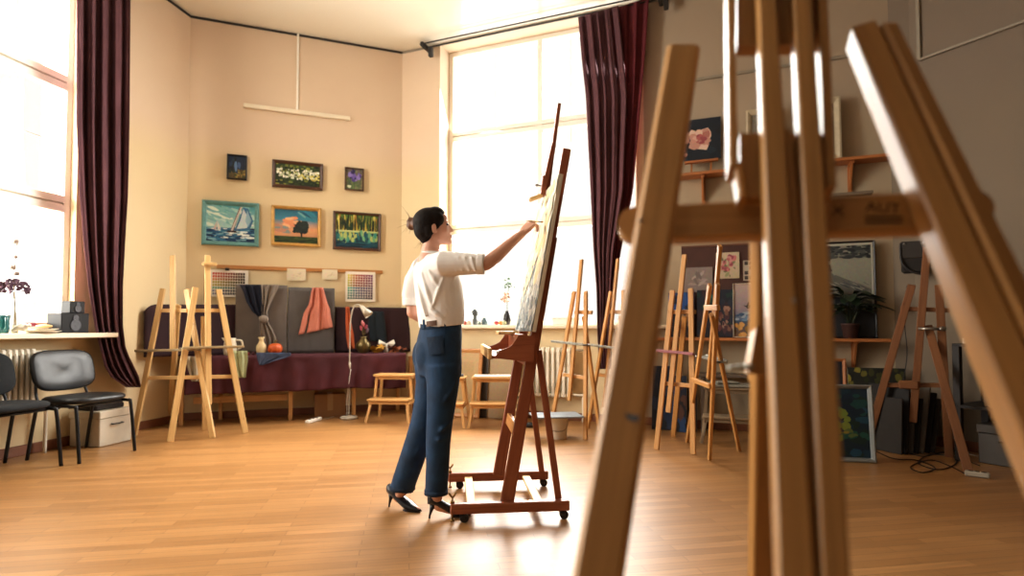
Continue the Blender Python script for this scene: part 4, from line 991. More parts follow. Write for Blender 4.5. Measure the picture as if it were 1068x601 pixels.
# ================================================================ right side: shelves, pin board, pictures
def shelf(label, px0, px1, py, dep, zt_off, brs, brh, th=.03):
    """front bottom edge seen at (px0,py)"""
    z = WC.hit(px0, py, dep).z; u0_ = WC.uz(px0, py, dep)[0]; u1_ = min(WC.uz(px1, py, dep)[0], WC.len-.02)
    t = thing('wall_shelf', label, 'shelf', WC.pt((u0_+u1_)/2, 0, z)); bm = BM(); wbox(bm, WC, u0_, u1_, .001, dep, z, z+th, .004); obj('board', bm, M_shelf, t)
    for px in brs:
        u = WC.uz(px, py+6, dep*.5)[0]; bm = BM()
        wbox(bm, WC, u-.018, u+.018, .001, .024, z-brh, z-.001); wbox(bm, WC, u-.018, u+.018, .024, dep*.8, z-.022, z-.001)
        prism(bm, [WC.pt(u-.008, .024, z-brh*.85), WC.pt(u-.008, .03, z-.03), WC.pt(u-.008, dep*.75, z-.022), WC.pt(u-.008, dep*.72, z-.04)], WC.e*.016, V((0,0,1)))
        obj('bracket', bm, M_shelf, t)
    return z+th, u0_, u1_
zu, _, _ = shelf('upper pine wall shelf on wooden brackets, high above the pin board', 700, 932, 184.5, .2, 0, (733, 888), .30)
zl, _, _ = shelf('long lower pine wall shelf carrying the paintings and the plant', 668, 930, 355, .24, 0, (700, 892), .32)
# pin board
M_pin = mat('brown_pin_board', '#4b2f28', .85, var=.1, scale=8)
ua = WC.uz(711, 300, .02)[0]; ub = WC.uz(806, 300, .02)[0]; zt_ = WC.hit(711, 257, .02).z
bm = BM(); wbox(bm, WC, ua, ub, .001, .022, zl+.012, zt_, .003); t = thing('pin_board', 'dark brown pin board above the lower shelf', 'board', WC.pt((ua+ub)/2, .01, zl+.012)); obj('board', bm, M_pin, t)
bm = BM(); wbox(bm, WC, ua, ub, .0221, .03, zt_-.02, zt_, .002); obj('top_trim', bm, mat('pin_board_trim', '#63402f', .7), t)
def d_drawing(p):
    p.band(0, 1, '#7e6f6a', '#857770')
    for k in range(9): p.blob(.5+.2*math.cos(k), .5+.2*math.sin(k*1.7), .16, .05, ['#94867e', '#a1938a', '#6f625e'][k % 3], 10, .3, k)
def d_floral(p):
    p.band(0, 1, '#b3a286', '#baa98e'); p.dabs(16, .2, .8, .1, .8, .05, .1, ['#75805a', '#8b8f66', '#6a6a4a'], rr=2)
    for x, y in ((.35, .62), (.62, .55), (.5, .35), (.72, .75), (.3, .4), (.55, .78)): p.dabs(6, x-.06, x+.06, y-.06, y+.06, .08, .07, ['#a8605f', '#c08580', '#b9706f', '#8d4550'])
def d_photos(p):
    p.band(0, 1, '#a39684', '#a89c8a')
    for i in range(3):
        for j in range(4):
            if (i+j) % 3 != 2: p.band(.06+.24*j, .06+.24*j+.18, '#2c2725', '#4a4340', .08+.31*i, .08+.31*i+.24)
pinned('pale grey pencil drawing pinned to the brown board, left of three sheets', 713, 279.5, 743, 305, d_drawing, .034, WC, 'drawing', 'drawing')
pinned('card painted with pink flowers pinned to the brown board', 746.5, 264, 771, 291, d_floral, .034, WC, 'floral_card', 'card')
pinned('sheet of small black and white photos pinned to the board', 775, 272, 792, 293, d_photos, .034, WC, 'photo_sheet', 'photo sheet')
def on_shelf(name, label, x0, x1, ytop, fw, fcol, draw, off, tilt=.1, dp=.022, z=None, group=None):
    z0 = z if z is not None else zl
    u0_ = WC.uz(x0, (ytop+350)/2, off)[0]; u1_ = WC.uz(x1, (ytop+350)/2, off)[0]; zt_ = WC.hit((x0+x1)/2, ytop, off-.04).z
    ez = (V((0,0,1))*math.cos(tilt) - WC.n*math.sin(tilt)).normalized(); nn = WC.e.cross(ez)
    if nn.dot(WC.n) < 0: nn = -nn
    h = (zt_-z0)/math.cos(tilt); w = u1_-u0_; o = WC.pt(u0_, off, z0+.003)
    t = thing(name, label, 'painting', WC.pt((u0_+u1_)/2, off, z0+.003), 0, group)
    lean_picture(t, o, WC.e, ez, nn, w, h, fw, fcol, draw, dp); return t
def lean_picture(t, o, ex, ez, nn, w, h, fw, fcol, draw, dp, pic='canvas'):
    if fw:
        bm = BM(); loops = []
        for a, d in [(0, 0), (0, dp), (fw*.3, dp*1.15), (fw*.75, dp*.8), (fw, dp*.35), (fw, 0)]:
            loops.append([bm.verts.new(o + ex*x + ez*z_ + nn*d) for x, z_ in ((a, a), (w-a, a), (w-a, h-a), (a, h-a))])
        for i in range(len(loops)-1):
            for k in range(4): bm.faces.new([loops[i][k], loops[i][(k+1) % 4], loops[i+1][(k+1) % 4], loops[i+1][k]])
        bmesh.ops.recalc_face_normals(bm, faces=bm.faces[:]); set_uv(bm, bm.faces, ex); obj('frame', bm, fcol, t)
    g = fw*.95; pd = dp*.35 if fw else dp
    p = Paint(o + ex*g + ez*g + nn*(pd+.001), ex, ez, w-2*g, h-2*g, nn); draw(p)
    q = [p.o - nn*.001 + ex*(a*p.w) + ez*(b*p.h) for a, b in ((0,0), (1,0), (1,1), (0,1))]
    for f in prism(p.bm, q, -nn*(max(pd-.002, .003))):
        for l in f.loops: l[p.cl] = (.3, .26, .2, 1)
    obj(pic, p.bm, paintmat(), t)
def d_bluefig(p):
    p.band(0, 1, '#14182a', '#1b3a6a'); p.dabs(26, .1, 1, .5, 1, .14, .1, ['#1d4a8a', '#16305e', '#2a62a0', '#101c34']); p.dabs(20, .1, .9, 0, .5, .12, .1, ['#1a1622', '#3a2a2c', '#6a5040', '#241a24'])
    p.dabs(8, .4, .8, .1, .5, .06, .1, ['#a98a62', '#8d6d4c'])
def d_darkbloom(p):
    p.band(0, 1, '#14121c', '#101626'); p.dabs(40, 0, 1, 0, 1, .1, .08, ['#15182a', '#2a1620', '#1a2030', '#33141c', '#0f2a26'])
    p.dabs(20, .5, 1, .1, .6, .05, .06, ['#5a2a2a', '#6d4a3c', '#8a6a5a', '#40242c']); p.dabs(6, .2, .5, .7, .9, .03, .06, ['#2a6a5a', '#3a8a6a'])
def d_bird(p):
    p.band(.55, 1, '#8a7a80', '#aa968f'); p.band(.3, .55, '#3f5a78', '#8a7a80'); p.band(0, .3, '#6a4a2a', '#31465e')
    p.dabs(24, .1, 1, .3, .45, .1, .03, ['#5f7a92', '#2f4a68', '#8a97a2']); p.dabs(24, 0, 1, 0, .25, .08, .05, ['#a87a3a', '#7a5a2c', '#c09050', '#4a3420'])
    p.dabs(12, .6, 1, .1, .35, .08, .05, ['#c9bfae', '#a89a86']); p.poly([(.32, .60), (.5, .57), (.75, .66), (.55, .6), (.62, .54), (.48, .53), (.42, .56)], '#15161c'); p.poly([(.42, .57), (.52, .68), (.55, .58)], '#15161c')
on_shelf('painting', 'dark painting with deep blue top on the lower shelf, leftmost', 697, 724, 306, 0, None, d_bluefig, .12)
on_shelf('painting', 'almost black painting with dull red blooms on the lower shelf', 727, 765.5, 303, 0, None, d_darkbloom, .12)
on_shelf('painting', 'painting of a dark bird flying over a blue and pink landscape', 764.5, 797, 296, .008, M_paper, d_bird, .16)
def d_poster(p):
    p.band(0, 1, '#23272b', '#6a6c62'); p.band(.28, 1, '#77776a', '#8b8a7a', .03, .97)
    p.poly([(.03, .28), (.03, .97), (.15, .97), (.3, .8), (.25, .5), (.1, .28)], '#4a4c48'); p.dabs(50, .03, .45, .55, .97, .06, .03, ['#22262a', '#3a3e3e', '#15181c', '#5a5c54'])
    p.dabs(60, .4, .97, .84, .97, .05, .015, ['#1a1e22', '#2e3234', '#4a4c48']); p.poly([(.2, .6), (.97, .34), (.97, .5), (.5, .66)], '#5b5a52')
    p.dabs(60, .2, .97, .38, .6, .05, .006, ['#33353a', '#8a887a', '#6c6a60', '#45474a'], -.35); p.poly([(.03, .28), (.97, .28), (.6, .34), (.2, .36)], '#8f8d7d')
    p.dabs(30, .05, .95, .28, .4, .05, .03, ['#16191c', '#22262a', '#3a3c3a']); p.band(0, .27, '#15171b', '#1c1f24'); p.band(.975, 1, '#a8a496', '#a8a496'); p.band(0.27, 1, '#a8a496', '#a8a496', .972, 1)
on_shelf('picture', 'tall black and white landscape poster in a thin black frame behind the plant', 832, 914, 253, .02, M_blk, d_poster, .10, .04)
# potted plant
c = WC.pt(WC.uz(887, 350, .16)[0], .16, zl+.002)
t = thing('potted_plant', 'leafy dark green plant in a dark pot on the lower shelf', 'plant', c); bm = BM()
lathe(bm, c, [(.05, 0), (.055, .005), (.075, .12), (.08, .125), (.08, .14), (.07, .14), (.065, .12), (0, .118)], 24); obj('pot', bm, mat('dark_terracotta', '#3a211c', .6), t)
bm = BM(); lathe(bm, c+Z*.118, [(0, 0), (.064, 0), (.06, .008), (0, .012)], 20); obj('soil', bm, mat('soil', '#1c1410', .95), t)
rg = random.Random(11); M_leaf = mat('dark_green_leaf', '#22321f', .45, var=.3, scale=10)
for k in range(20):
    a = k*2.4+rg.random()*.4; L = .22+.2*rg.random(); el = .5+.75*rg.random(); dr = V((math.cos(a), math.sin(a)*.55, 0))
    if (dr.dot(WC.n)) < -.2: dr = dr - WC.n*dr.dot(WC.n)*1.6
    b0_ = c + Z*.12 + dr*.02; mid = b0_ + dr*L*.45*math.cos(el) + Z*L*math.sin(el)*.9; tip = mid + dr*L*.75 + Z*(-.02-.06*rg.random())
    sp_ = smooth_path([b0_, mid, tip], 6); bm = BM(); tube(bm, sp_[:7], .0035, 6); sd = dr.cross(Z).normalized(); vs = []
    lp = sp_[5:]; n_ = len(lp); l_ = []; r_ = []
    for i, q in enumerate(lp):
        w_ = .052*math.sin(PI*min(1, (i+.35)/(n_-.3)))**.8; l_.append(bm.verts.new(q+sd*w_+Z*w_*.3)); r_.append(bm.verts.new(q-sd*w_+Z*w_*.3)); vs.append(bm.verts.new(q))
    for i in range(n_-1): bm.faces.new([l_[i], vs[i], vs[i+1], l_[i+1]]); bm.faces.new([vs[i], r_[i], r_[i+1], vs[i+1]])
    for f in bm.faces: f.smooth = True
    obj('leaf', bm, M_leaf, t)
# upper shelf
def d_rose(p):
    p.band(0, 1, '#0e1620', '#101a28'); p.dabs(20, 0, 1, 0, 1, .12, .1, ['#0f1a24', '#152430', '#0c121a'])
    p.dabs(26, .32, .72, .3, .68, .09, .08, ['#b98a7a', '#c9a290', '#a86a60', '#d3b5a2']); p.dabs(12, .45, .65, .4, .6, .06, .05, ['#a85a58', '#c07a70', '#93484c']); p.dabs(10, .0, .22, .5, .75, .08, .08, ['#b98a7a', '#9a6a62']); p.dabs(6, .02, .2, .15, .35, .05, .05, ['#8a5a54', '#a9786a'])
ua, zz_ = WC.uz(714, 168, .12); ub, _ = WC.uz(749, 168, .12)
t = thing('table_easel', 'little wooden table easel on the upper shelf under the rose painting', 'easel', WC.pt((ua+ub)/2, .12, zu+.001))
for u in (ua+.07, ub-.07):
    bm = BM(); beam(bm, WC.pt(u, .16, zu+.001), WC.pt(u, .10, zu+.11), .018, .014, WC.e, .001); obj('leg', bm, M_shelf, t)
bm = BM(); wbox(bm, WC, ua, ub, .09, .16, zu+.11, zu+.13, .002); obj('ledge', bm, M_shelf, t)
bm = BM(); beam(bm, WC.pt((ua+ub)/2-.05, .055, zu+.13), WC.pt((ua+ub)/2-.05, .03, zu+.55), .025, .014, WC.e, .001); obj('mast', bm, M_shelf, t)
on_shelf('painting', 'painting of a pink rose on black, standing on the upper shelf', 708, 753, 125.5, 0, None, d_rose, .115, .07, .02, zu+.132)
def d_sketchw(p): p.band(0, 1, '#8c8370', '#7a7466'); p.dabs(24, .1, .9, .1, .9, .1, .1, ['#5a5a50', '#9a927e', '#6f6c60', '#a69d88'])
M_fw = mat('ivory_moulding', '#b8ab90', .5, var=.1, scale=20)
on_shelf('painting', 'small picture in a wide ivory moulded frame on the upper shelf', 779.5, 812, 114.5, .055, M_fw, d_sketchw, .10, .06, .03, zu)
on_shelf('painting', 'tall ivory framed picture at the right on the upper shelf, mostly behind the mast', 834, 879, 104.5, .06, M_fw, d_sketchw, .10, .05, .03, zu)
ua = WC.uz(852, 200, .12)[0]; ub = WC.uz(911, 200, .12)[0]; zq = WC.hit(880, 204, .12).z
t = thing('narrow_ledge', 'narrow grey-brown wall ledge just above the stamped crossbar', 'ledge', WC.pt((ua+ub)/2, 0, zq)); bm = BM(); wbox(bm, WC, ua, ub, .001, .12, zq, zq+.03, .003); obj('board', bm, mat('grey_brown_board', '#6d6050', .7), t)
# satchel and cable hanging in the corner
M_bag = mat('charcoal_canvas', '#262220', .9, bmp=.15, bscale=60)
Wb = WC; ua = WC.uz(943, 268, .06)[0]; ub = ua + .20
D6 = 5.15
c = P(954, 268, D6); t = thing('satchel', 'dark grey satchel with black strap hanging on the wall in the right corner', 'bag', c-V((0,0,.16))); bm = BM()
en = V((-.62, -.78, 0)); ee = V((.78, -.62, 0))
obox(bm, c, ee, en, Z, -.10, .10, .0, .06, -.15, .13, .02); obj('pouch', bm, M_bag, t)
bm = BM(); obox(bm, c, ee, en, Z, -.102, .102, .05, .072, -.02, .135, .01); obj('flap', bm, mat('charcoal_flap', '#302b28', .8), t)
bm = BM(); tube(bm, smooth_path([c+ee*(-.10)+en*.07+Z*.12, c+ee*(-.09)+en*.08-Z*.05, c+ee*.0+en*.085-Z*.15, c+ee*.10+en*.08-Z*.13, c+ee*.12+en*.07+Z*.10], 8), .009, 8); obj('strap', bm, M_blk, t)
for sx in (-.07, .07):
    bm = BM(); ell(bm, c+ee*sx+en*.075+Z*.115, (.01, .01, .01), None, 2); obj('rivet', bm, M_metal, t)
# ---- leaning canvases on the floor
def leaning(name, label, cat, a, b, wall_n, hgt, tilt, fw, fcol, draw, dp=.02, group=None):
    """bottom edge from floor point a to b (left to right), leaning away"""
    a = V((a.x, a.y, 0.002)); b = V((b.x, b.y, .002)); ex = (b-a).normalized(); n = V((-ex.y, ex.x, 0)); n = n if n.dot(FW) > 0 else -n
    ez = (Z*math.cos(tilt) + n*math.sin(tilt)).normalized(); nn = ex.cross(ez); nn = nn if nn.dot(FW) < 0 else -nn
    t = thing(name, label, cat, (a+b)/2, 0, group); lean_picture(t, a+nn*.001, ex, ez, nn, (b-a).length, hgt, fw, fcol, draw, dp); return t
def d_pond(p):
    p.band(0, 1, '#0c222c', '#10293c'); p.dabs(60, 0, 1, 0, 1, .12, .05, ['#113244', '#154444', '#0d2234', '#1f5044', '#132b24', '#1a4459'])
    p.dabs(10, .3, .8, .2, .7, .07, .05, ['#7a8a3a', '#9a9a4a', '#4a7a5a']); p.dabs(8, .3, .7, .3, .4, .08, .03, ['#8a7a30', '#5a6a3a'])
M_silv = mat('silver_frame', '#8f9698', .35, .5, var=.08)
leaning('painting', 'blue-green pond painting in a silver frame leaning low behind the foreground mast', 'painting', G(846, 480), G(913, 483), None, .60, .10, .035, M_silv, d_pond, .03)
def d_yel(p):
    p.band(0, 1, '#14160f', '#1a1d14'); p.dabs(60, 0, 1, 0, 1, .05, .05, ['#3a3a16', '#6a6426', '#22280f', '#8a7e30', '#121408'])
def d_grn(p):
    p.band(0, 1, '#0f1612', '#141c18'); p.dabs(40, 0, 1, 0, 1, .08, .06, ['#16241a', '#22301e', '#3a3a22', '#0e1416', '#2a3a3a'])
def d_blk(p): p.band(0, 1, '#101116', '#14161d'); p.dabs(14, 0, 1, 0, 1, .15, .1, ['#15171f', '#0d0e12', '#1a1c26'])
def wall_lean(name, label, x0, x1, ytop, draw, fw=0, fcol=None, off=.25, tilt=.2, group=None, dp=.02, cat='painting', raise_=0.0):
    u0_ = WC.uz(x0, 450, off)[0]; u1_ = WC.uz(x1, 450, off)[0]; zt_ = WC.hit((x0+x1)/2, ytop, off*.5).z - raise_
    a = WC.pt(u0_, off, 0); b = WC.pt(u1_, off, 0); t = leaning(name, label, cat, a, b, None, zt_/math.cos(tilt), tilt, fw, fcol, draw, dp, group)
    if raise_: t.location.z += raise_
    return t
wall_lean('painting', 'dark yellow-flecked meadow painting leaning below the lower shelf', 886, 947, 384, d_yel, off=.22, tilt=.1)
wall_lean('painting', 'very dark green painting leaning low, in front of the yellow-flecked one', 898, 950, 418, d_grn, .015, M_blk, off=.36, tilt=.12)
wall_lean('picture', 'wooden framed dark picture standing under the lower shelf beside the mast', 850, 884, 374, d_blk, .03, M_shelf, off=.12, tilt=.05)
wall_lean('painting', 'tall dark blue canvas leaning behind the pink-ledged easel', 680, 703, 382, lambda p: (p.band(0, 1, '#10131c', '#182034'), p.dabs(16, 0, 1, 0, 1, .15, .1, ['#152a4a', '#1a1a22', '#22304a'])), off=.25, tilt=.15)
wall_lean('painting', 'dark canvas with blue streaks leaning against the wall between the two slim easels', 701, 716, 392, lambda p: (p.band(0, 1, '#12151d', '#1c2a40'), p.dabs(16, 0, 1, 0, 1, .2, .1, ['#1f3f6a', '#151820', '#5a3a30'])), off=.32, tilt=.18)
wall_lean('painting', 'dark red and black canvas leaning behind the slim crossed easel', 717, 727, 400, lambda p: (p.band(0, 1, '#15121a', '#1d1820'), p.dabs(16, 0, 1, 0, 1, .15, .1, ['#4a2024', '#1a1822', '#2a2a3a', '#6a4a3a'])), off=.25, tilt=.15)
# stack of canvases leaning like books
for k in range(7):
    a = G(940+k*5.6, 475-k*.3); tl = .05+.035*k; bm = BM(); d_ = V((.35, -.94, 0)); d2 = V((.94, .35, 0))
    up_ = (Z*math.cos(tl)+d2*math.sin(tl)); hh = .46+.05*((k*5) % 3)
    obox(bm, V((a.x, a.y, .0)) , d2.cross(V((0,0,0))) + (d2*math.cos(tl)-Z*math.sin(tl)), -d_, up_, 0, .018, 0, .36, .0+.003*1, hh, .002)
    for v in bm.verts: v.co.z += .018*math.sin(tl)
    cl = ['#2a2521', '#1c1a1a', '#4a443d', '#221f1c', '#6a6258', '#1a1716', '#3a342e'][k]
    tag(obj('canvas', bm, mat('canvas_edge_'+cl, cl, .8), None), ['dark grey-brown', 'near-black', 'taupe-edged', 'dark brown', 'pale-edged', 'black', 'dull brown'][k] + ' canvas in the leaning stack by the dark rack' + (', leftmost' if k == 0 else ', rightmost' if k == 6 else ''), 'canvas', 'stacked canvases by the rack')
# dark rack in the corner
M_rack = mat('dark_rack', '#231e1d', .6, var=.1)
ru0 = WR.uz(1000, 440, .5)[0]
t = thing('storage_rack', 'dark open storage rack against the right wall', 'rack', WR.pt(ru0+.5, .28, 0)); rl_ = 1.25
for u in (ru0, ru0+rl_):
    for o_ in (.04, .50):
        bm = BM(); wbox(bm, WR, u-.025, u+.025, o_-.025, o_+.025, 0, .92, .003); obj('post', bm, M_rack, t)
for z in (.42, .90): bm = BM(); wbox(bm, WR, ru0-.025, ru0+rl_+.025, .015, .525, z, z+.025, .003); obj('shelf_board', bm, M_rack, t)
bm = BM(); wbox(bm, WR, ru0+.02, ru0+.40, .1, .46, .926, .97, .004); tag(obj('paper_stack', bm, M_paper, None), 'stack of white paper on top of the dark rack', 'paper')
def storage_box(label, W, u0_, u1_, o0, o1, z0, h, col, latch=True, rivets=False):
    t = thing('storage_box', label, 'box', W.pt((u0_+u1_)/2, (o0+o1)/2, z0)); m = mat('box_'+col, col, .5, var=.1)
    bm = BM(); wbox(bm, W, u0_, u1_, o0, o1, z0, z0+h*.78, .006); obj('box_body', bm, m, t); bm = BM(); wbox(bm, W, u0_-.008, u1_+.008, o0-.008, o1+.008, z0+h*.785, z0+h, .006); obj('lid', bm, m, t)
    bm = BM(); um = (u0_+u1_)/2; tube(bm, smooth_path([W.pt(um-.05, o1+.001, z0+h*.6), W.pt(um-.05, o1+.025, z0+h*.6), W.pt(um+.05, o1+.025, z0+h*.6), W.pt(um+.05, o1+.001, z0+h*.6)], 5), .006, 8); obj('handle', bm, M_blk, t); return t
storage_box('dark grey storage box on the floor inside the rack, far right', WR, ru0+.1, ru0+.5, .06, .44, .003, .3, '#4a4541')
storage_box('grey case with black handle on the middle shelf of the rack', WR, ru0+.15, ru0+.6, .06, .46, .446, .26, '#5a544d')
# cables and power strip right
M_cab = mat('black_rubber_cable', '#141216', .5)
def floor_cable(label, pts, r=.0045, m=None):
    bm = BM(); tube(bm, smooth_path([G(x, y, r+.001) for x, y in pts], 8), r, 6); return tag(obj('cable', bm, m or M_cab, None), label, 'cable')
floor_cable('black cable snaking over the floor to the white power strip, nearest loop', [(905, 466), (930, 478), (955, 480), (975, 488), (962, 493), (950, 487), (970, 480), (990, 486), (1006, 494)])
floor_cable('black cable in loose coils under the dark reddish easel', [(940, 470), (962, 476), (985, 472), (998, 482), (980, 490), (958, 483), (972, 474), (1000, 478), (1022, 486)])
floor_cable('thin pale cable along the right wall base to the power strip', [(918, 462), (950, 465), (985, 468), (1020, 476), (1060, 488)], .003, mat('pale_cable', '#8a8378', .6))
bm = BM(); tube(bm, smooth_path([P(946, 298, 5.0), P(943, 330, 5.0), P(946, 370, 5.0), P(941, 410, 4.98), G(944, 474, .01)], 8), .004, 6); tag(obj('cable', bm, M_cab, None), 'black cable hanging down behind the dark reddish easel', 'cable')
a, b = G(1006, 493, .02), G(1033, 496.5, .02); bm = BM(); beam(bm, a, b, .06, .036, (b-a).cross(Z), .008); t = thing('power_strip', 'white power strip on the floor at the foot of the reddish easel', 'power strip', V((a.x, a.y, 0))); obj('housing', bm, mat('dull_white_plastic', '#a39d90', .4), t)
for k in range(3): q = a+(b-a)*(.25+.25*k); bm = BM(); lathe(bm, q+Z*.0165, [(0, 0), (.015, 0), (.015, .003), (0, .003)], 12); obj('socket', bm, M_dark, t)
# ================================================================ step stools
def make_stool(label, c, rz, m, s=1.0):
    """two-step stool, c floor centre, front along local -y"""
    t = thing('step_stool', label, 'stool', c, rz, 'wooden step stools'); 
    W2, HT, HL = .215*s, .50*s, .25*s
    bm = BM(); box(bm, (0, .07*s, HT-.012), (W2*2, .24*s, .024), 0, .006); obj('top_step', bm, m, t, False)
    bm = BM(); box(bm, (0, -.10*s, HL-.012), (W2*2+.02, .20*s, .024), 0, .006); obj('lower_step', bm, m, t, False)
    for sx in (-1, 1):
        bm = BM(); beam(bm, V((sx*(W2+.02), -.19*s, 0)), V((sx*(W2-.02), -.14*s, HL-.024)), .03, .022, V((1,0,0)), .002); obj('leg', bm, m, t, False)
        bm = BM(); beam(bm, V((sx*(W2+.02), .22*s, 0)), V((sx*(W2-.03), .16*s, HT-.024)), .03, .022, V((1,0,0)), .002); obj('leg', bm, m, t, False)
        bm = BM(); beam(bm, V((sx*(W2-.005), .0*s, HL-.03)), V((sx*(W2-.03), .0, HT-.024)), .03, .022, V((1,0,0)), .002); obj('leg', bm, m, t, False)
        bm = BM(); beam(bm, V((sx*(W2-.005), -.17*s, HL-.05)), V((sx*(W2-.012), .18*s, HL-.05)), .03, .018, Z, .002); obj('side_rail', bm, m, t, False)
        bm = BM(); beam(bm, V((sx*(W2-.028), -.02*s, HT-.04)), V((sx*(W2-.028), .17*s, HT-.04)), .03, .018, Z, .002); obj('side_rail', bm, m, t, False)
    bm = BM(); box(bm, (0, -.155*s, HL-.045), (W2*2-.03, .018, .03), 0, .002); obj('front_rail', bm, m, t, False)
    bm = BM(); box(bm, (0, -.005*s, HT-.042), (W2*2-.07, .018, .03), 0, .002); obj('front_rail', bm, m, t, False)
    return t
M_stool = wood('birch_stool', '#b98a52', '#cda064', knots=False)
a = G(387.5, 441); b = G(425, 442); c = (a+b)/2 + V((.0, .2, 0))
s1 = make_stool('wooden step stool left of the woman, beside the still-life table', V((c.x, c.y, 0)), -.12, M_stool, 1.04)
a = G(468, 447); c = a + V((-.07, .2, 0)); s2 = dup(s1, V((c.x-.0, c.y, 0)), -.05, 'wooden step stool just right of the woman, a dark sketch pad on top')
a = G(489.6, 447); b = G(524, 447); c = (a+b)/2 + V((.02, .2, 0)); s3 = dup(s1, V((c.x+.04, c.y, 0)), .0, 'wooden step stool behind the big easel, topped with a white sheet')
st = s2.location + V((0, .07, .523)); bm = BM(); box(bm, st+V((.12, 0, .010)), (.16, .17, .018), .1, .002); tag(obj('sketch_pad', bm, mat('dark_pad', '#3a3c44', .5), None), 'dark sketch pad lying on the stool right of the woman', 'sketch pad')
st = s3.location + V((0, .07, .521)); bm = BM(); box(bm, st+V((.0, 0, .005)), (.40, .22, .008), .03, .001); tag(obj('paper_sheet', bm, M_paper, None), 'white paper sheet lying on the stool behind the big easel', 'paper')
M_stl2 = wood('paint_worn_stool', '#82705a', '#96846a', knots=False)
a = G(741, 464); b = G(788, 466); c = (a+b)/2 + V((.04, .2, 0))
s4 = make_stool('worn grey-brown step stool behind the slim easel on the right', V((c.x, c.y, 0)), -.35, M_stl2, 1.0)
bm = BM(); q = s4.location + V((.03, .06, .503)); box(bm, q+V((0, 0, .012)), (.42, .26, .02), -.3, .004); box(bm, q+V((-.04, .0, .034)), (.22, .16, .02), .1, .006); tag(obj('palette_stack', bm, M_rag, None), 'paint-smeared boards lying on the worn grey-brown stool', 'board')
ua = WC.uz(728, 392, .3)[0]; ub = WC.uz(790, 392, .3)[0]; zz_ = WC.hit(760, 391, .3).z
t = thing('low_table', 'low grey-brown side table against the wall behind the worn stool', 'table', WC.pt((ua+ub)/2, .2, 0)); m_ = mat('grey_brown_wood', '#5b4a3c', .7, var=.15)
bm = BM(); wbox(bm, WC, ua, ub, .03, .30, zz_-.03, zz_, .003); obj('tabletop', bm, m_, t)
for u in (ua+.04, ub-.04):
    for o_ in (.06, .27): bm = BM(); wbox(bm, WC, u-.018, u+.018, o_-.018, o_+.018, 0, zz_-.03, .002); obj('leg', bm, m_, t)
# ---- wooden frames leaning by the radiator
def blankboard(col): return lambda p: p.band(0, 1, col, col)
wall_lean('display_frame', 'empty light wood frame with inner panel leaning below the sill behind the stools', 468, 500, 364, lambda p: (p.band(0, 1, '#b0946a', '#b79c72'), p.band(.15, .85, '#a5885c', '#ae9368', .2, .8)), .05, M_pine2, off=.30, tilt=.14, cat='frame')
wall_lean('drawing_board', 'dark drawing board leaning between the wooden frame and the beige board', 499, 508, 361, blankboard('#40362e'), off=.22, tilt=.1, cat='board')
wall_lean('drawing_board', 'plain beige drawing board leaning behind the big easel', 506, 540, 366, blankboard('#a58e6d'), off=.2, tilt=.1, cat='board')
# ---- bucket with a board on top, bowl
a = G(582, 459.5); c = V((a.x, a.y+.11, 0)); t = thing('bucket', 'white plastic bucket on the floor behind the big easel', 'bucket', c); bm = BM()
lathe(bm, c, [(0, .0), (.088, .0), (.092, .005), (.104, .19), (.112, .192), (.112, .205), (.100, .205), (.086, .012), (0, .012)], 28); obj('bucket_body', bm, mat('dull_white_bucket', '#e0d8c8', .4, var=.05), t)
bm = BM(); tube(bm, smooth_path([c+V((-.112, -.01, .17)), c+V((-.07, -.10, .10)), c+V((0, -.125, .085)), c+V((.07, -.10, .10)), c+V((.112, -.01, .17))], 6), .003, 6); obj('handle', bm, M_metal, t)
bm = BM(); box(bm, c+V((-.01, .02, .214)), (.47, .33, .014), .15, .003); tag(obj('palette_board', bm, mat('blue_grey_board', '#7d858c', .5, var=.15, scale=10), None), 'blue-grey paint board lying across the white bucket', 'board')
c = G(553, 445.5); bm = BM(); lathe(bm, V((c.x, c.y, .001)), [(0, 0), (.05, 0), (.085, .035), (.08, .035), (.048, .008), (0, .008)], 24); tag(obj('bowl', bm, mat('dark_steel', '#3c3c40', .3, .6), None), 'shallow dark metal bowl on the floor behind the big easel', 'bowl')
# ================================================================ things on the centre window sill
SZ = zs - .013
def CS(px, off): return WC.pt(WC.uz(px, 335, off)[0], off, SZ+.001)
def jar(px, off, r, h, col, label, name='jar', prof=None):
    c = CS(px, off); bm = BM(); lathe(bm, c, prof or [(0, 0), (r, 0), (r, h*.7), (r*.6, h*.8), (r*.65, h), (0, h)], 18); return tag(obj(name, bm, mat('sill_'+col, col, .35), None), label, name.replace('_', ' '))
jar(495.5, .02, .04, .21, '#4a4f52', 'dark rounded bottle, tallest thing on the centre sill near the woman', 'bottle', [(0, 0), (.03, 0), (.032, .08), (.02, .1), (.04, .13), (.042, .17), (.02, .2), (0, .2)])
jar(505.5, .04, .038, .085, '#4d6168', 'small blue-grey jar right of the dark bottle on the sill')
jar(489, .06, .03, .06, '#c9c0b0', 'small pale jar on the sill, closest to the woman')
jar(500, .08, .022, .045, '#8fa09a', 'tiny pale green jar between the dark bottle and the blue-grey jar')
for px, cl, lb in ((485.5, '#b04a3c', 'red'), (518, '#b5454a', 'crimson'), (522.5, '#cc8a3a', 'yellow'), (526, '#b9c0a0', 'pale green')):
    c = CS(px, .06)+Z*.026; bm = BM(); ell(bm, c, (.032, .026, .026), None, 3); tag(obj('paint_pot', bm, mat('pot_'+cl, cl, .4), None), lb + ' lump of paint pot on the centre window sill', 'paint pot', 'paint pots on the centre sill')
c = CS(529, .02); t = thing('flower_vase', 'dark vase with a pale pink bloom and greenery on the centre sill', 'vase', c); bm = BM(); lathe(bm, c, [(0, 0), (.035, 0), (.048, .06), (.04, .12), (.022, .15), (.028, .165), (0, .16)], 20); obj('vase_body', bm, M_blk, t)
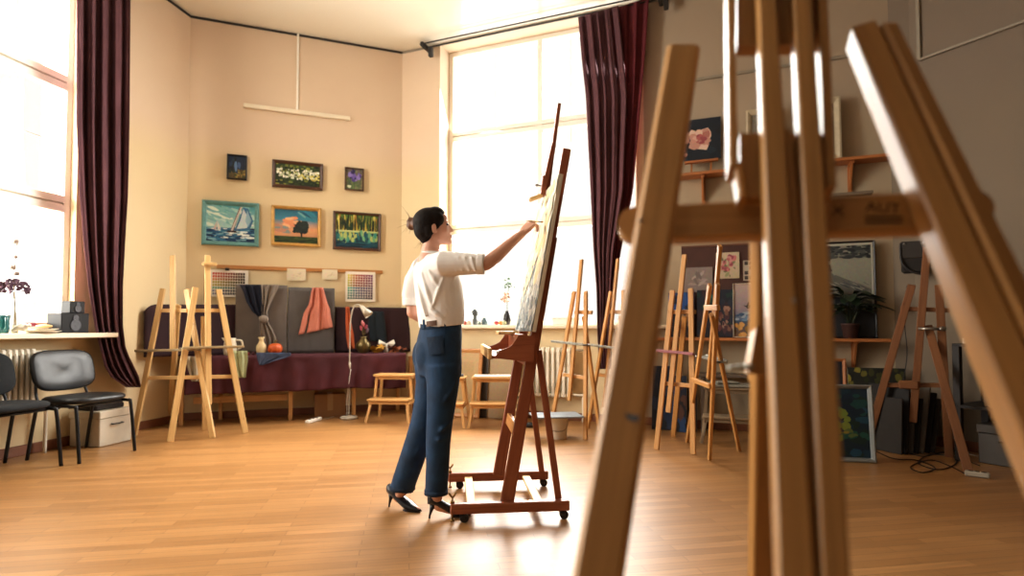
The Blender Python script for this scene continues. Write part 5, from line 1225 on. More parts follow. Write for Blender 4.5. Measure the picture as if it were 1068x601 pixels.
bm = BM(); tube(bm, [c+Z*.15, c+Z*.3+V((.0, 0, 0)), c+Z*.47+V((.02, 0, 0))], .004, 6); obj('stem', bm, mat('green_stem', '#4a5a3a'), t)
rg = random.Random(4); bm = BM()
for k in range(22):
    q = c + V((-.015, 0, .33)) + V((rg.gauss(0, .026), rg.gauss(0, .026), rg.gauss(0, .026))); ell(bm, q, (.024, .02, .01), Matrix.Rotation(rg.random()*3, 3, 'X') @ Matrix.Rotation(rg.random()*3, 3, 'Y'), 1)
obj('bloom', bm, mat('blush_petals', '#d5b3a2', .8), t); bm = BM()
for k in range(16):
    q = c + V((.01, 0, .48)) + V((rg.gauss(0, .022), rg.gauss(0, .02), rg.gauss(0, .028))); ell(bm, q, (.02, .015, .004), Matrix.Rotation(rg.random()*3, 3, 'X') @ Matrix.Rotation(rg.random()*3, 3, 'Y'), 1)
obj('foliage', bm, mat('sill_foliage', '#5f7a62', .8), t)
ua = WC.uz(577, 335, .02)[0]; ub = WC.uz(606, 335, .02)[0]; t = thing('white_box', 'low white box on the centre sill behind the easels', 'box', WC.pt((ua+ub)/2, .0, SZ+.001)); bm = BM(); wbox(bm, WC, ua, ub, -.12, .08, SZ+.001, SZ+.07, .006); obj('box_body', bm, M_white, t); bm = BM(); wbox(bm, WC, ua-.004, ub+.004, -.124, .084, SZ+.071, SZ+.09, .006); obj('lid', bm, M_white, t)
# ================================================================ left window sill
LZ = zs1 - .01
def LS(px, off): return WL.pt(WL.uz(px, 342, off)[0], off, LZ)
c = LS(3, .12); t = thing('mug', 'teal mug at the left edge of the left window sill', 'mug', c); bm = BM(); lathe(bm, c, [(0, 0), (.035, 0), (.042, .04), (.038, .1), (.046, .14), (.040, .138), (.033, .1), (.036, .04), (0, .01)], 20); M_tl = mat('teal_glaze', '#1d5a5c', .25); obj('mug_body', bm, M_tl, t)
bm = BM(); d_ = V((.8, -.6, 0)); tube(bm, smooth_path([c+d_*.04+Z*.12, c+d_*.085+Z*.11, c+d_*.08+Z*.05, c+d_*.038+Z*.035], 6), .006, 8); obj('handle', bm, M_tl, t)
c = LS(15, .10); t = thing('dried_hydrangea', 'dried purple hydrangea head on a stalk in a small glass on the left sill', 'flower', c); bm = BM(); lathe(bm, c, [(0, 0), (.025, 0), (.028, .07), (.025, .07), (.022, .004), (0, .004)], 16); obj('glass', bm, mat('cloudy_glass', '#a8a496', .15), t)
bm = BM(); tube(bm, [c+Z*.005, c+Z*.2, P(14, 305, c.y)], .004, 6); obj('stalk', bm, mat('dry_stalk', '#6d5a35'), t); hc = P(14, 299, c.y); rg = random.Random(8); bm = BM()
for k in range(150):
    a = rg.random()*2*PI; e_ = rg.random()*1.4-.4; q = hc + V((.10*math.cos(a)*math.sqrt(1-e_*e_), .10*math.sin(a)*math.sqrt(1-e_*e_), .075*e_-.02)); ell(bm, q, (.017, .014, .005), Matrix.Rotation(rg.random()*3, 3, 'X') @ Matrix.Rotation(rg.random()*3, 3, 'Y'), 1)
obj('flower_head', bm, mat('dried_purple_petals', '#4f3545', .85, var=.35, scale=40), t)
c2 = LS(17, .06); t = thing('cotton_stem', 'tall bare stem with dried cotton bolls on the left window sill', 'flower', c2); bm = BM(); y_ = c2.y
tube(bm, smooth_path([c2, P(15, 300, y_), P(14, 285, y_), P(17, 265, y_), P(18, 250, y_)], 6), .003, 6); obj('stem', bm, mat('dry_stalk', '#6d5a35'), t)
for px, py, r in ((16, 252, .022), (13, 279, .026), (17, 285.5, .024), (16, 268, .018)):
    bm = BM(); q = P(px, py, y_)
    for k in range(5): ell(bm, q+V((r*.5*math.cos(k*1.26), r*.5*math.sin(k*1.26), 0)), (r*.55, r*.55, r*.7), None, 2)
    obj('boll', bm, mat('cotton_boll', '#9a8a80', .9, var=.2, scale=30), t)
def wallframe_box(bm, W, px0, px1, off0, off1, z0, z1, bev=.003):
    a = W.uz(px0, 340, off1)[0]; b = W.uz(px1, 340, off1)[0]; wbox(bm, W, a, b, off0, off1, z0, z1, bev)
bm = BM(); wallframe_box(bm, WL, 27, 52, -.02, .06, LZ+.055, LZ+.085); tag(obj('book', bm, mat('crimson_book', '#8a2438', .5), None), 'crimson book lying on top of a pale box on the left sill', 'book')
bm = BM(); wallframe_box(bm, WL, 27, 56, -.03, .07, LZ, LZ+.053); tag(obj('white_box', bm, M_white, None), 'low pale box under the crimson book on the left sill', 'box')
c = LS(22, .17); bm = BM()
for k in range(14): ell(bm, c+V((random.Random(k).gauss(0, .025), random.Random(k+50).gauss(0, .025), .045+.02*math.sin(k))), (.028, .02, .016), Matrix.Rotation(k, 3, 'Z') @ Matrix.Rotation(k*.7, 3, 'X'), 1)
for v in bm.verts: v.co.z = max(v.co.z, c.z+.001)
o_ = obj('crumpled_tissue', bm, mat('white_crumpled_paper', '#d8d4c8'), None); remesh(o_, .008, 2); tag(o_, 'crumpled white tissue on the left sill beside the hydrangea', 'tissue')
for k, (px, of, z_, r, lb) in enumerate(((44, .15, 0, .13, 'wide white plate, lowest of the pile on the left sill'), (45, .15, .018, .105, 'smaller white plate lying on the wide plate'))):
    c = LS(px, of)+Z*z_; bm = BM(); lathe(bm, c, [(0, 0), (r*.6, 0), (r, .016), (r*.98, .019), (r*.6, .006), (0, .006)], 28); tag(obj('plate', bm, M_enam, None), lb, 'plate', 'plates on the left sill')
c = LS(46, .15)+Z*.041; bm = BM(); ell(bm, c+Z*.016, (.065, .045, .016), None, 3); tag(obj('bread_roll', bm, mat('beige_crust', '#c9a877', .7, var=.15), None), 'flat beige roll on the small plate on the left sill', 'bread')
def speaker(label, px0, px1, z0, h, d0, d1):
    a = WL.uz(px0, 335, d1)[0]; b = WL.uz(px1, 335, d1)[0]; t = thing('speaker', label, 'speaker', WL.pt((a+b)/2, (d0+d1)/2, z0)); m = mat('black_speaker', '#0b0c0f', .55, spec=.25); bm = BM(); wbox(bm, WL, a, b, d0, d1, z0, z0+h, .004); obj('cabinet', bm, m, t)
    # driver on the face towards the room
    for fr_, r in ((.62, .30), (.25, .16)):
        q = WL.pt(a+(b-a)*.5, d1+.0005, z0+h*(1-fr_) if fr_ > .5 else z0+h*.75); bm = BM(); rr = min(b-a, h)*r
        lathe(bm, V((0,0,0)), [(rr, 0), (rr*1.05, .004), (rr*.9, .005), (rr*.4, -.0), (0, .004)], 20, False)
        M = WL.n.to_track_quat('Z', 'Y').to_matrix().to_4x4(); bmesh.ops.transform(bm, matrix=Matrix.Translation(q) @ M, verts=bm.verts); obj('driver', bm, mat('speaker_cone', '#3a3c44', .5), t)
speaker('large black speaker at the right end of the left window sill', 64, 93, LZ, .17, .05, .2)
speaker('small black speaker standing on the large speaker', 73, 88.5, LZ+.171, .105, .07, .17)
# ---- white archive box and papers under the left sill
ua = WL.uz(112, 452, .42)[0]; ub = WL.uz(143, 452, .42)[0]; ub = min(ub, WL.len-.35)
storage_box('white storage box with black handle on the floor below the plum curtain', WL, ua-.02, ub, .05, .36, .002, .31, '#cdc4b2')
bm = BM(); wbox(bm, WL, ua, ub-.02, .08, .30, .314, .36, .01); tag(obj('folded_jacket', bm, mat('black_folded_cloth', '#26201f', .9, bmp=.3, bscale=30), None), 'flat black folded cloth on top of the white storage box', 'cloth')
# ================================================================ black conference chairs
M_vinyl = mat('black_vinyl', '#15181c', .42, var=.1, bmp=.04, bscale=120)
M_fabric = mat('black_fabric', '#14171a', .9, var=.2, scale=30, bmp=.1, bscale=150)
M_steel = mat('black_steel_tube', '#17191d', .35, .3)
def chair(label, c, rz, mseat):
    """front along local +x"""
    t = thing('conference_chair', label, 'chair', c, rz, 'black conference chairs')
    def padded(cx, cy, cz, ex, ey, n, w, d, th, curve):
        bm = BM(); rings = []; N = 40
        for k, (s, hh) in enumerate(((.0, -.5), (.9, -.5), (1, -.2), (1, .15), (.93, .42), (.6, .5), (.0, .55))):
            r = []
            for i in range(N):
                a = 2*PI*i/N; ca, sa = math.cos(a), math.sin(a); x = (abs(ca)**.55)*(1 if ca > 0 else -1)*w*s; y = (abs(sa)**.55)*(1 if sa > 0 else -1)*d*s
                r.append(V((cx, cy, cz)) + ex*x + ey*y + n*(hh*th + curve*((x/w)**2 if curve > 0 else -(y/d)**2*0)))
            rings.append(r)
        rings_loft(bm, rings, True); return bm
    obj('seat', padded(.0, 0, .455, V((0,1,0)), V((1,0,0)), Z, .24, .215, .05, .0), mseat, t, False)
    bn = V((.97, 0, .24)).normalized(); by = V((-.24, 0, .97)).normalized()
    obj('backrest', padded(-.245, 0, .67, V((0,1,0)), by, bn, .25, .165, .045, .03), mseat, t, False)
    bk = padded(-.272, 0, .67, V((0,1,0)), by, bn, .24, .155, .012, .03); obj('back_shell', bk, M_steel, t, False)
    for s in (-1, 1):
        bm = BM(); tube(bm, smooth_path([V((.245, s*.235, 0)), V((.20, s*.23, .38)), V((.17, s*.225, .415)), V((.0, s*.22, .415))], 5), .0125, 10); obj('leg', bm, M_steel, t, False)
        bm = BM(); tube(bm, smooth_path([V((-.26, s*.235, 0)), V((-.19, s*.23, .38)), V((-.16, s*.225, .405)), V((.02, s*.22, .405))], 5), .0125, 10); obj('leg', bm, M_steel, t, False)
        bm = BM(); tube(bm, smooth_path([V((-.05, s*.20, .425)), V((-.19, s*.20, .43)), V((-.235, s*.20, .50)), V((-.28, s*.17, .66))], 5), .010, 10); obj('back_support', bm, M_steel, t, False)
    bm = BM(); tube(bm, [V((.12, -.222, .41)), V((.12, .222, .41))], .011, 8); obj('cross_tube', bm, M_steel, t, False)
    bm = BM(); tube(bm, [V((-.12, -.222, .41)), V((-.12, .222, .41))], .011, 8); obj('cross_tube', bm, M_steel, t, False)
    return t
CHB = chair('black vinyl conference chair facing right, complete in view', V((0, 0, 0)), 0, M_vinyl)
tx = V((.24, .971, 0)); fr_ = V((.971, -.24, 0)); rz_ = math.atan2(fr_.y, fr_.x)
m_ = (G(82, 487)+G(143, 468))/2; CHB.location = m_ - fr_*.245 + V((-.02, 0, 0)); CHB.location.z = 0; CHB.rotation_euler = (0, 0, rz_)
CHA = chair('black fabric conference chair cut by the left edge of view', V((0, 0, 0)), 0, M_fabric)
q = G(61, 487); CHA.location = q - tx*.235 - fr_*.245; CHA.location.z = 0; CHA.rotation_euler = (0, 0, rz_+.05)
for c_ in (CHA, CHB): c_.scale = (1.04, 1.04, 1.04)
# ================================================================ the woman
M_skin = mat('skin', '#cd9c86', .5, var=.06, scale=8)
M_shirt = mat('white_cotton_shirt', '#ecebea', .85, var=.03, scale=12, bmp=.45, bscale=14)
def jeansmat():
    m = mat('blue_denim', '#123353', .85, var=.4, scale=9, bmp=.25, bscale=26); return m
M_jean = jeansmat()
M_hair = mat('dark_brown_hair', '#150d0a', .7, spec=.2, var=.4, scale=14, bmp=.35, bscale=60)
M_bun = mat('brown_hair_bun', '#6a4630', .55, var=.45, scale=40, bmp=.5, bscale=70)
M_shoe = mat('black_shoe_leather', '#14141c', .3)
BD = 3.24
FH = V((math.cos(.5), math.sin(.5), 0)); RH = V((FH.y, -FH.x, 0))
r_toe = G(443, 536); r_heel = G(404.5, 528.5); f_toe = G(488, 538); f_heel = G(446, 541)
base = (r_toe + f_heel)/2; base.z = 0
wm = thing('person', 'woman in white shirt, blue jeans and black heels painting at the big easel', 'person', base)
def ring(px, py, a, b, D=BD, n=28, sq=1.0, fh=None, tilt=0.0, df=0.0):
    fh_ = fh or FH; rh = V((fh_.y, -fh_.x, 0)); c = P(px, py, D) + fh_*df
    out = []
    for k in range(n):
        t = 2*PI*k/n; ca, sa = math.cos(t), math.sin(t)
        x = abs(ca)**sq*(1 if ca > 0 else -1)*a; y = abs(sa)**sq*(1 if sa > 0 else -1)*b
        out.append(c + rh*x + fh_*y + V((0, 0, tilt*y)))
    return out
def tr(c, a, b, ax, e1, n=20):
    """ring centred c, radii a along e1 and b along ax x e1, normal ax"""
    ax = ax.normalized(); e1 = (e1-ax*e1.dot(ax)).normalized(); e2 = ax.cross(e1)
    return [c + e1*(a*math.cos(2*PI*k/n)) + e2*(b*math.sin(2*PI*k/n)) for k in range(n)]
def limb(bm, pts, rad, n=20, e1=None, cap=True):
    """pts centres, rad (a,b) per centre"""
    rings = []
    for i, p in enumerate(pts):
        ax = pts[min(i+1, len(pts)-1)] - pts[max(i-1, 0)]
        a, b = rad[i] if isinstance(rad[i], tuple) else (rad[i], rad[i])
        rings.append(tr(p, a, b, ax, e1 or FH, n))
    rings_loft(bm, rings, cap)
# joints
RS = P(458, 274, BD) + RH*.135 + FH*.02; LS_ = P(449, 274, BD) - RH*.150 - FH*.0
RS = V((P(459, 275, 3.12))); LSh = P(440, 277, 3.38)
RE = P(507, 275.5, 3.09); RW = P(544.5, 243.5, 3.20)
LE = P(430.5, 326, 3.42); LWr = P(458, 342, 3.50)
NB = P(449, 262, 3.25); HC = P(453, 238, 3.25)
# head frame: nearly in profile, looking towards the brush
ha = .14; HF = V((math.cos(ha)*math.cos(.17), math.sin(ha)*math.cos(.17), math.sin(.17))); HR = V((HF.y, -HF.x, 0)).normalized(); HU = HR.cross(HF).normalized()
if HU.z < 0: HU = -HU
HM = Matrix((HF, -HR, HU)).transposed()      # columns: forward, left, up
def hp(x, y, z): return HC + HM @ V((x, y, z))
def hell(bm, c, r, M=None, sub=3): ell(bm, hp(*c), r, HM @ (M or Matrix.Identity(3)), sub)
bm = BM()
# cranium, face, jaw, nose, lips, brow, cheeks, ears
hell(bm, (-.012, 0, .028), (.090, .072, .080)); hell(bm, (.028, 0, -.018), (.058, .058, .078)); hell(bm, (.022, 0, -.062), (.056, .048, .036))
hell(bm, (.066, 0, -.088), (.020, .024, .017)); hell(bm, (.048, 0, -.078), (.034, .034, .024))
cap_chain(bm, [hp(.076, 0, .012), hp(.087, 0, -.010), hp(.0955, 0, -.028)], [.008, .009, .0095], 2, 12)
for s in (-1, 1):
    hell(bm, (.084, s*.010, -.031), (.010, .008, .007)); hell(bm, (.050, s*.034, -.026), (.026, .022, .026)); hell(bm, (.066, s*.028, .020), (.016, .024, .008))
    hell(bm, (-.006, s*.070, -.008), (.018, .008, .030), Matrix.Rotation(.25, 3, 'Y')); hell(bm, (.0, s*.066, -.030), (.010, .007, .010))
hell(bm, (.058, 0, .045), (.026, .044, .035))
hell(bm, (.080, 0, -.056), (.011, .020, .0065)); hell(bm, (.077, 0, -.067), (.011, .018, .007)); hell(bm, (.070, 0, -.05), (.014, .024, .018))
cap_chain(bm, [hp(-.022, 0, -.045), hp(-.028, 0, -.085), NB], [.050, .048, .052], 3, 18)
cap_chain(bm, [NB, P(450, 274, BD)], [.055, .08], 3, 18)
# torso core under the shirt
rings_loft(bm, [ring(459, 348, .12, .095), ring(460, 330, .10, .085), ring(459, 305, .11, .09), ring(456, 285, .12, .085), ring(453, 273, .10, .06), ring(451, 266, .05, .045)])
# right arm (reaching to the canvas) and left arm (bent, elbow back)
cap_chain(bm, [P(455, 275, 3.16), RS, (RS*.5+RE*.5), RE], [.045, .048, .042, .036], 2, 14)
cap_chain(bm, [RE, RE*.72+RW*.28+V((0, 0, -.004)), RE*.35+RW*.65, RW], [.036, .037, .029, .0225], 2, 14)
cap_chain(bm, [P(444, 276, 3.32), LSh, P(432, 300, 3.41), LE], [.045, .046, .042, .036], 2, 14)
cap_chain(bm, [LE, LE*.65+LWr*.35, LWr], [.037, .035, .024], 2, 14)
# legs core
RH_ = P(462, 372, 3.18); LH_ = P(452, 372, 3.31)
RK = P(463, 440, 3.16); LK = P(443, 442, 3.30); RA = P(455, 519, 3.21); LA = P(419.5, 512, 3.35)
cap_chain(bm, [RH_, RK, RA], [.075, .048, .034], 2, 14); cap_chain(bm, [LH_, LK, LA], [.075, .048, .034], 2, 14)
# feet inside the shoes
cap_chain(bm, [RA, f_heel*.75+f_toe*.25+Z*.062, f_heel*.35+f_toe*.65+Z*.026, f_heel*.15+f_toe*.85+Z*.018], [.031, .024, .018, .010], 2, 12)
cap_chain(bm, [LA, r_heel*.75+r_toe*.25+Z*.062, r_heel*.35+r_toe*.65+Z*.026, r_heel*.15+r_toe*.85+Z*.018], [.031, .024, .018, .010], 2, 12)
# hands: palm, four fingers with two bends, thumb from the side of the palm
def hand(bm, W, fwd, palm, side, curl, s=1.0, spread=.012, th=(.5, .2)):
    """W wrist, fwd along the hand, palm = direction the palm faces, side = towards the thumb"""
    fwd = fwd.normalized(); palm = (palm-fwd*palm.dot(fwd)).normalized(); side = (side-fwd*side.dot(fwd)-palm*side.dot(palm)).normalized()
    for u, r in ((-.026, .0105), (-.009, .012), (.009, .012), (.026, .0115)):
        cap_chain(bm, [W + side*u*.5*s, W + fwd*.045*s + side*u*s*.9, W + fwd*.082*s + side*u*s], [.013*s, .0135*s, r*s], 2, 10)
    for i, (u, L) in enumerate(((.028, .070), (.0095, .078), (-.0095, .072), (-.028, .056))):
        c1, c2, c3 = curl[i] if isinstance(curl[0], tuple) else curl; p = W + fwd*.084*s + side*u*s; a = c1; pts = [p]; d = fwd
        for q, ca in ((.44, 0), (.31, c2), (.25, c3)):
            a += ca; d = fwd*math.cos(a) + palm*math.sin(a) + side*(u*2.5); p = p + d.normalized()*L*q*s; pts.append(p)
        cap_chain(bm, pts, [.0092*s, .0082*s, .0074*s, .0062*s], 2, 10)
    p0 = W + fwd*.022*s + side*.022*s + palm*.008*s; p1 = p0 + (fwd*.55+side*.62+palm*th[0]).normalized()*.036*s; p2 = p1 + (fwd*.85+side*.12+palm*th[0]*1.1).normalized()*.030*s; p3 = p2 + (fwd*.9-side*.1+palm*th[1]*2).normalized()*.024*s
    cap_chain(bm, [p0, p1, p2, p3], [.014*s, .0115*s, .0095*s, .0075*s], 2, 10); return p3
hf = (P(561, 226, 3.26)-RW); tipdir = hf.normalized()
hand(bm, RW, hf, V((.45, .65, -.55)), V((-.1, .8, .75)), ((.20, .7, .5), (.45, .8, .5), (.75, .9, .6), (.95, .95, .6)), 1.0, th=(.35, .35))
lf = V((.75, -.25, .05)); hand(bm, LWr, lf, V((0, -.2, 1)), V((.2, 1, 0)), (.5, .6, .4), .98)
body = obj('body', bm, M_skin, wm); remesh(body, .0042, 3)
# eyes, brows, lips
M_eye = mat('dark_eye', '#1a1210', .3); M_lip = mat('lips', '#9a4f48', .5)
for s in (-1, 1):
    bm = BM(); hell(bm, (.0745, s*.030, .004), (.008, .013, .0055), None, 2); obj('eye', bm, M_eye, wm)
    bm = BM(); cap_chain(bm, [hp(.080, s*.014, .023), hp(.0775, s*.028, .027), hp(.068, s*.041, .023)], [.0022, .0026, .001], 1, 8); obj('eyebrow', bm, M_hair, wm)
    bm = BM(); cap_chain(bm, [hp(.081, s*.020, .009), hp(.077, s*.032, .009), hp(.070, s*.040, .006)], [.0014, .0018, .001], 1, 8); obj('eyelash', bm, M_eye, wm)
bm = BM(); hell(bm, (.0845, 0, -.0565), (.009, .018, .0042), None, 2); hell(bm, (.0815, 0, -.0655), (.009, .016, .005), None, 2); o = obj('lips', bm, M_lip, wm); remesh(o, .0025, 1)
# hair: swept back cap, nape, bun
bm = BM()
hell(bm, (-.026, 0, .036), (.094, .083, .086)); hell(bm, (-.052, 0, .0), (.066, .074, .072)); hell(bm, (-.048, 0, -.045), (.046, .058, .044)); hell(bm, (.016, 0, .075), (.058, .062, .046))
for s in (-1, 1):
    hell(bm, (.012, s*.048, .040), (.050, .032, .048)); hell(bm, (.012, s*.066, .008), (.020, .010, .026))
    hell(bm, (-.034, s*.062, -.012), (.030, .018, .042))
hair = obj('hair', bm, M_hair, wm); remesh(hair, .006, 3)
bm = BM(); bc = P(430, 233.5, 3.26); rg = random.Random(5); ell(bm, bc, (.032, .034, .036), None, 3); cap_chain(bm, [bc, hp(-.095, 0, .04)], [.022, .032], 2, 12)
for k in range(14):
    a = rg.random()*6.3; e_ = (rg.random()-.5)*2; d = V((math.cos(a)*math.sqrt(1-e_*e_), math.sin(a)*math.sqrt(1-e_*e_), e_)); ell(bm, bc+d*.024, (.016, .011, .02), Matrix.Rotation(a, 3, 'Z') @ Matrix.Rotation(rg.random()*3, 3, 'X'), 2)
b_ = obj('hair_bun', bm, M_bun, hair); remesh(b_, .005, 1)
bm = BM()
for k in range(16):
    if k < 9:
        a = 2.0+rg.random()*2.6; s_ = bc+V((0, 0, 0)); d = V((math.cos(a), (rg.random()-.5)*.5, math.sin(a))); L = .05+.05*rg.random()
    else:
        s_ = hp(-.08+.02*rg.random(), (rg.random()-.5)*.05, -.06); d = V((-.5+rg.random()*.3, (rg.random()-.5), -.6)); L = .05+.04*rg.random()
    p2 = s_ + d*L + V((0, 0, .01)); p3 = p2 + V(((rg.random()-.5)*.03, 0, (rg.random()-.5)*.03)); tube(bm, [s_, s_*.5+p2*.5+V((0, 0, .006)), p2, p3], [.0009, .0008, .0006, .0003], 4)
sh_ = obj('flyaway_hair', bm, M_bun, hair)
# shirt: torso, rolled half sleeves, collar
bm = BM()
rings_loft(bm, [ring(460.5, 340, .150, .122, tilt=.10), ring(460, 328, .155, .130), ring(459, 314, .157, .132), ring(457, 298, .160, .130), ring(455, 286, .162, .124), ring(453.5, 277, .160, .105), ring(452, 271.5, .130, .078), ring(451, 267.5, .085, .064), ring(450.5, 265.5, .062, .058)])
sl = [P(456, 278, 3.17), RS*.9+RE*.1+Z*-.004, RS*.62+RE*.38, RS*.3+RE*.7, RS*.10+RE*.90+V((0,0,.0))]
limb(bm, sl, [(.075, .078), (.074, .078), (.064, .068), (.058, .062), (.053, .056)], 22, Z)
sl2 = [P(443, 279, 3.31), LSh*.95+P(432, 300, 3.41)*.05+V((.01, 0, -.01)), P(433, 294, 3.40), P(430, 308, 3.42), P(430, 318, 3.42)]
limb(bm, sl2, [(.070, .072), (.070, .074), (.066, .064), (.062, .058), (.054, .052)], 22, V((1, 0, 0)))
def fold(a, b, r): r *= 1.5; cap_chain(bm, [a, (a+b)/2, b], [r*.5, r, r*.4], 1, 8)
for (x0, y0, x1, y1, r) in ((440, 284, 452, 326, .011), (447, 282, 458, 300, .010), (462, 290, 452, 318, .010), (470, 286, 478, 322, .009), (436, 296, 444, 330, .010), (448, 322, 462, 332, .010), (466, 318, 474, 334, .009), (476, 280, 468, 300, .009)):
    # folds lie on the camera side of the torso
    def onT(x, y):
        q = P(x, y, BD); c = P(457, y, BD); dx = (q-c).x; dd = math.sqrt(max(0, 1-min(1, abs(dx)/.135)**2))*.150; return P(x, y, BD-dd-.002)
    fold(onT(x0, y0), onT(x1, y1), r)
for k, (q0_, q1_) in enumerate(((.25, .34), (.42, .46), (.55, .62), (.7, .74))):
    c0 = RS*(1-q0_)+RE*q0_; c1 = RS*(1-q1_)+RE*q1_; fold(c0+V((0, -.058, .03)), c1+V((.01, -.05, -.045)), .008)
shirt = obj('shirt', bm, M_shirt, wm); remesh(shirt, .005, 3)
bm = BM(); limb(bm, [RS*.20+RE*.80, RS*.03+RE*.97], [(.058, .061), (.056, .059)], 24, Z); c_ = obj('rolled_cuff', bm, M_shirt, shirt); remesh(c_, .006, 3)
bm = BM(); limb(bm, [P(430, 311, 3.42), P(430, 319, 3.42)], [(.060, .058), (.058, .056)], 24, V((1, 0, 0))); c_ = obj('rolled_cuff', bm, M_shirt, shirt); remesh(c_, .006, 3)
bm = BM()
rings_loft(bm, [ring(451, 269, .072, .068, D=3.24), ring(450.5, 263.5, .062, .061, D=3.24), ring(450.3, 263, .057, .056, D=3.24), ring(451, 268.5, .062, .058, D=3.24)], False); c_ = obj('collar', bm, M_shirt, shirt)
# jeans
bm = BM()
rings_loft(bm, [ring(459, 392, .158, .112), ring(457.5, 380, .166, .122), ring(457, 366, .168, .124), ring(458.5, 352, .156, .119), ring(460, 341, .142, .112), ring(460.5, 334, .134, .107)])
ell(bm, P(448, 370, 3.20)+FH*.0, (.080, .085, .11)); ell(bm, P(444, 371, 3.33), (.078, .08, .11))
def leg(bm, pts, rad): limb(bm, pts, rad, 24, V((1, 0, 0)))
leg(bm, [P(461.5, 382, 3.17), P(462, 400, 3.16), P(460.5, 420, 3.16), P(458.5, 440, 3.16), P(457, 462, 3.17), P(456.5, 485, 3.19), P(455.5, 503, 3.20), P(455, 514.5, 3.205)],
    [(.098, .100), (.090, .096), (.080, .088), (.072, .080), (.068, .075), (.064, .071), (.063, .068), (.062, .066)])
leg(bm, [P(450, 382, 3.32), P(450, 400, 3.31), P(447, 420, 3.30), P(442.5, 440, 3.30), P(436, 460, 3.315), P(428, 484, 3.335), P(422, 501, 3.345), P(419.5, 510, 3.35)],
    [(.098, .098), (.090, .094), (.082, .088), (.076, .080), (.073, .078), (.072, .075), (.070, .072), (.070, .070)])
def jfold(pts, r): cap_chain(bm, [P(*q) for q in pts], [r*.4]+[r]*(len(pts)-2)+[r*.4], 1, 8)
jfold([(470, 396, 3.085), (461, 404, 3.07), (450, 406, 3.12)], .009); jfold([(470, 440, 3.115), (461, 448, 3.08), (450, 456, 3.12)], .012); jfold([(468, 456, 3.12), (458, 459, 3.085), (448, 453, 3.12)], .011); jfold([(476, 398, 3.10), (466, 415, 3.075), (456, 432, 3.10)], .011)
jfold([(464, 500, 3.15), (456, 504, 3.135), (448, 501, 3.16)], .009); jfold([(465, 478, 3.14), (458, 488, 3.12), (450, 492, 3.15)], .008)
jfold([(452, 440, 3.24), (440, 447, 3.225), (432, 446, 3.26)], .009); jfold([(430, 492, 3.28), (420, 496, 3.275), (412, 492, 3.31)], .009); jfold([(446, 455, 3.25), (436, 470, 3.245), (428, 486, 3.27)], .008)
jeans = obj('jeans', bm, M_jean, wm); remesh(jeans, .006, 12)
for (x, y, D_, lab) in ((455, 519.5, 3.205, 0), (419, 514.5, 3.35, 0)):
    pass
# leather patch, belt loops, back pockets, hems
def backpt(px, py, push=.0):
    """point on the camera side of the hip ellipse"""
    c = P(458.5, py, BD); r = ray(px, py); a = .5*(.150+.136) if py < 345 else .166; b = .112 if py < 345 else .124
    best = None
    o_ = CAM - c
    A2 = (r.dot(RH)/a)**2 + (r.dot(FH)/b)**2; B2 = 2*((o_.dot(RH))*(r.dot(RH))/a**2 + (o_.dot(FH))*(r.dot(FH))/b**2); C2_ = (o_.dot(RH)/a)**2+(o_.dot(FH)/b)**2-1
    d_ = B2*B2-4*A2*C2_
    if d_ < 0: return c + RH*a
    t_ = (-B2-math.sqrt(d_))/(2*A2); q = CAM + r*t_; n_ = (RH*((q-c).dot(RH)/a**2)+FH*((q-c).dot(FH)/b**2)).normalized(); return q + n_*push
def patch(name, pts, m, th=.004, push=.006, n=5, par=None):
    bm = BM(); (xa, ya), (xb, yb), (xc, yc), (xd, yd) = pts; g = []
    for j in range(n+1):
        r = []
        for i in range(n+1):
            s, t_ = i/n, j/n; x = (xa+(xb-xa)*s)*(1-t_)+(xd+(xc-xd)*s)*t_; y = (ya+(yb-ya)*s)*(1-t_)+(yd+(yc-yd)*s)*t_; r.append(bm.verts.new(backpt(x, y, push)))
        g.append(r)
    for j in range(n):
        for i in range(n): bm.faces.new([g[j][i], g[j][i+1], g[j+1][i+1], g[j+1][i]])
    o = obj(name, bm, m, par or jeans); solid(o, th, 1); return o
patch('leather_patch', [(446, 335.5), (456, 334), (456, 339.5), (446, 341)], mat('brown_leather_patch', '#5a3a24', .6), .004, .010)
M_jd = mat('denim_seam', '#0f2a45', .85, var=.2, bmp=.2, bscale=60)
patch('waistband', [(439, 338), (481, 334.5), (481.5, 340), (439, 343.5)], M_jd, .005, .004, 14)
patch('back_pocket', [(446, 352), (462, 350), (463, 369), (449, 371)], M_jd, .004, .010, 8)
for x in (443, 464, 476): patch('belt_loop', [(x-.8, 333.5), (x+.8, 333.5), (x+.8, 343), (x-.8, 343)], M_jean, .006, .009, 2)
for c_, r_ in ((P(455, 512.5, 3.205), (.0655, .0695)), (P(419.8, 508.2, 3.35), (.0735, .0735))):
    bm = BM(); limb(bm, [c_-Z*.014, c_+Z*.010], [r_, r_], 28, V((1, 0, 0))); obj('hem', bm, M_jd, jeans)
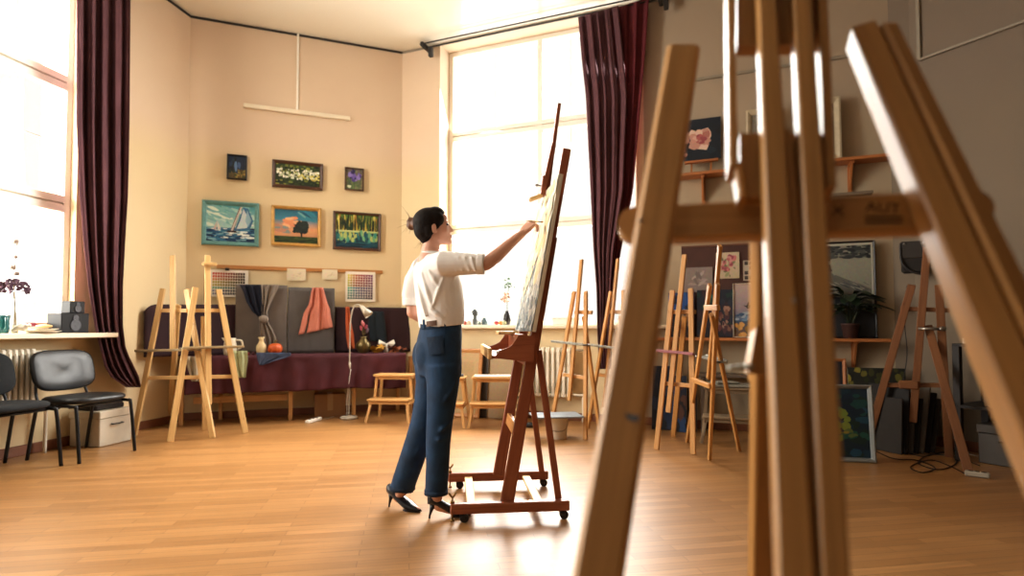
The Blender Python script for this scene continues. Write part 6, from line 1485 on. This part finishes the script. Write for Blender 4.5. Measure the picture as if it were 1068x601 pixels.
# shoes: stiletto pumps
def pump(heel, toe):
    f = (toe-heel); f.z = 0; L = .245; f.normalize(); s = V((-f.y, f.x, 0)); o = V((heel.x, heel.y, 0)); sh = obj; bm = BM()
    st = [(-.002, .080, .006, .128, .018), (.010, .077, .024, .136, .030), (.035, .070, .031, .126, .034), (.070, .052, .033, .104, .036), (.105, .030, .036, .080, .038), (.140, .012, .039, .064, .040), (.170, .005, .038, .052, .039), (.200, .004, .029, .036, .028), (.228, .005, .015, .026, .013), (.245, .007, .005, .016, .004)]
    rings = []
    for x, z0, wb, z1, wt in st:
        r = [];
        for k in range(16):
            a = 2*PI*k/16; ca, sa = math.cos(a), math.sin(a); t_ = (sa+1)/2; w = wb*(1-t_)+wt*t_
            r.append(o + f*x + s*(w*ca) + Z*(z0 + (z1-z0)*t_**1.1))
        rings.append(r)
    rings_loft(bm, rings); sh = obj('shoe', bm, M_shoe, wm)
    bm = BM(); tube(bm, [o+f*.030+Z*.076, o+f*.020+Z*.045, o+f*.012+Z*.018, o+f*.010+Z*.001], [.020, .010, .006, .0055], 12); obj('heel', bm, M_shoe, sh)
    bm = BM(); prism(bm, [o+f*.13-s*.022+Z*.001, o+f*.17-s*.028+Z*.001, o+f*.22-s*.012+Z*.001, o+f*.24+Z*.001, o+f*.22+s*.012+Z*.001, o+f*.17+s*.028+Z*.001, o+f*.13+s*.022+Z*.001], Z*.008); obj('sole', bm, M_shoe, sh)
pump(r_heel, r_toe); pump(f_heel, f_toe)
# paintbrush held against the canvas
tip = P(566.5, 231.5, 3.32); tail = P(549, 230.5, 3.22); bm = BM()
d = (tip-tail); t = thing('paintbrush', 'thin paintbrush held to the canvas in the woman\'s right hand', 'paintbrush', tail)
tube(bm, [tail, tail+d*.3, tail+d*.7], [.002, .0035, .0035], 8); obj('handle', bm, M_easel_pale, t)
bm = BM(); tube(bm, [tail+d*.7, tail+d*.86], .004, 8); obj('ferrule', bm, M_metal, t)
bm = BM(); tube(bm, [tail+d*.86, tail+d*.94, tip], [.004, .005, .001], 8); obj('bristles', bm, mat('orange_paint_bristle', '#b9642c', .6), t)
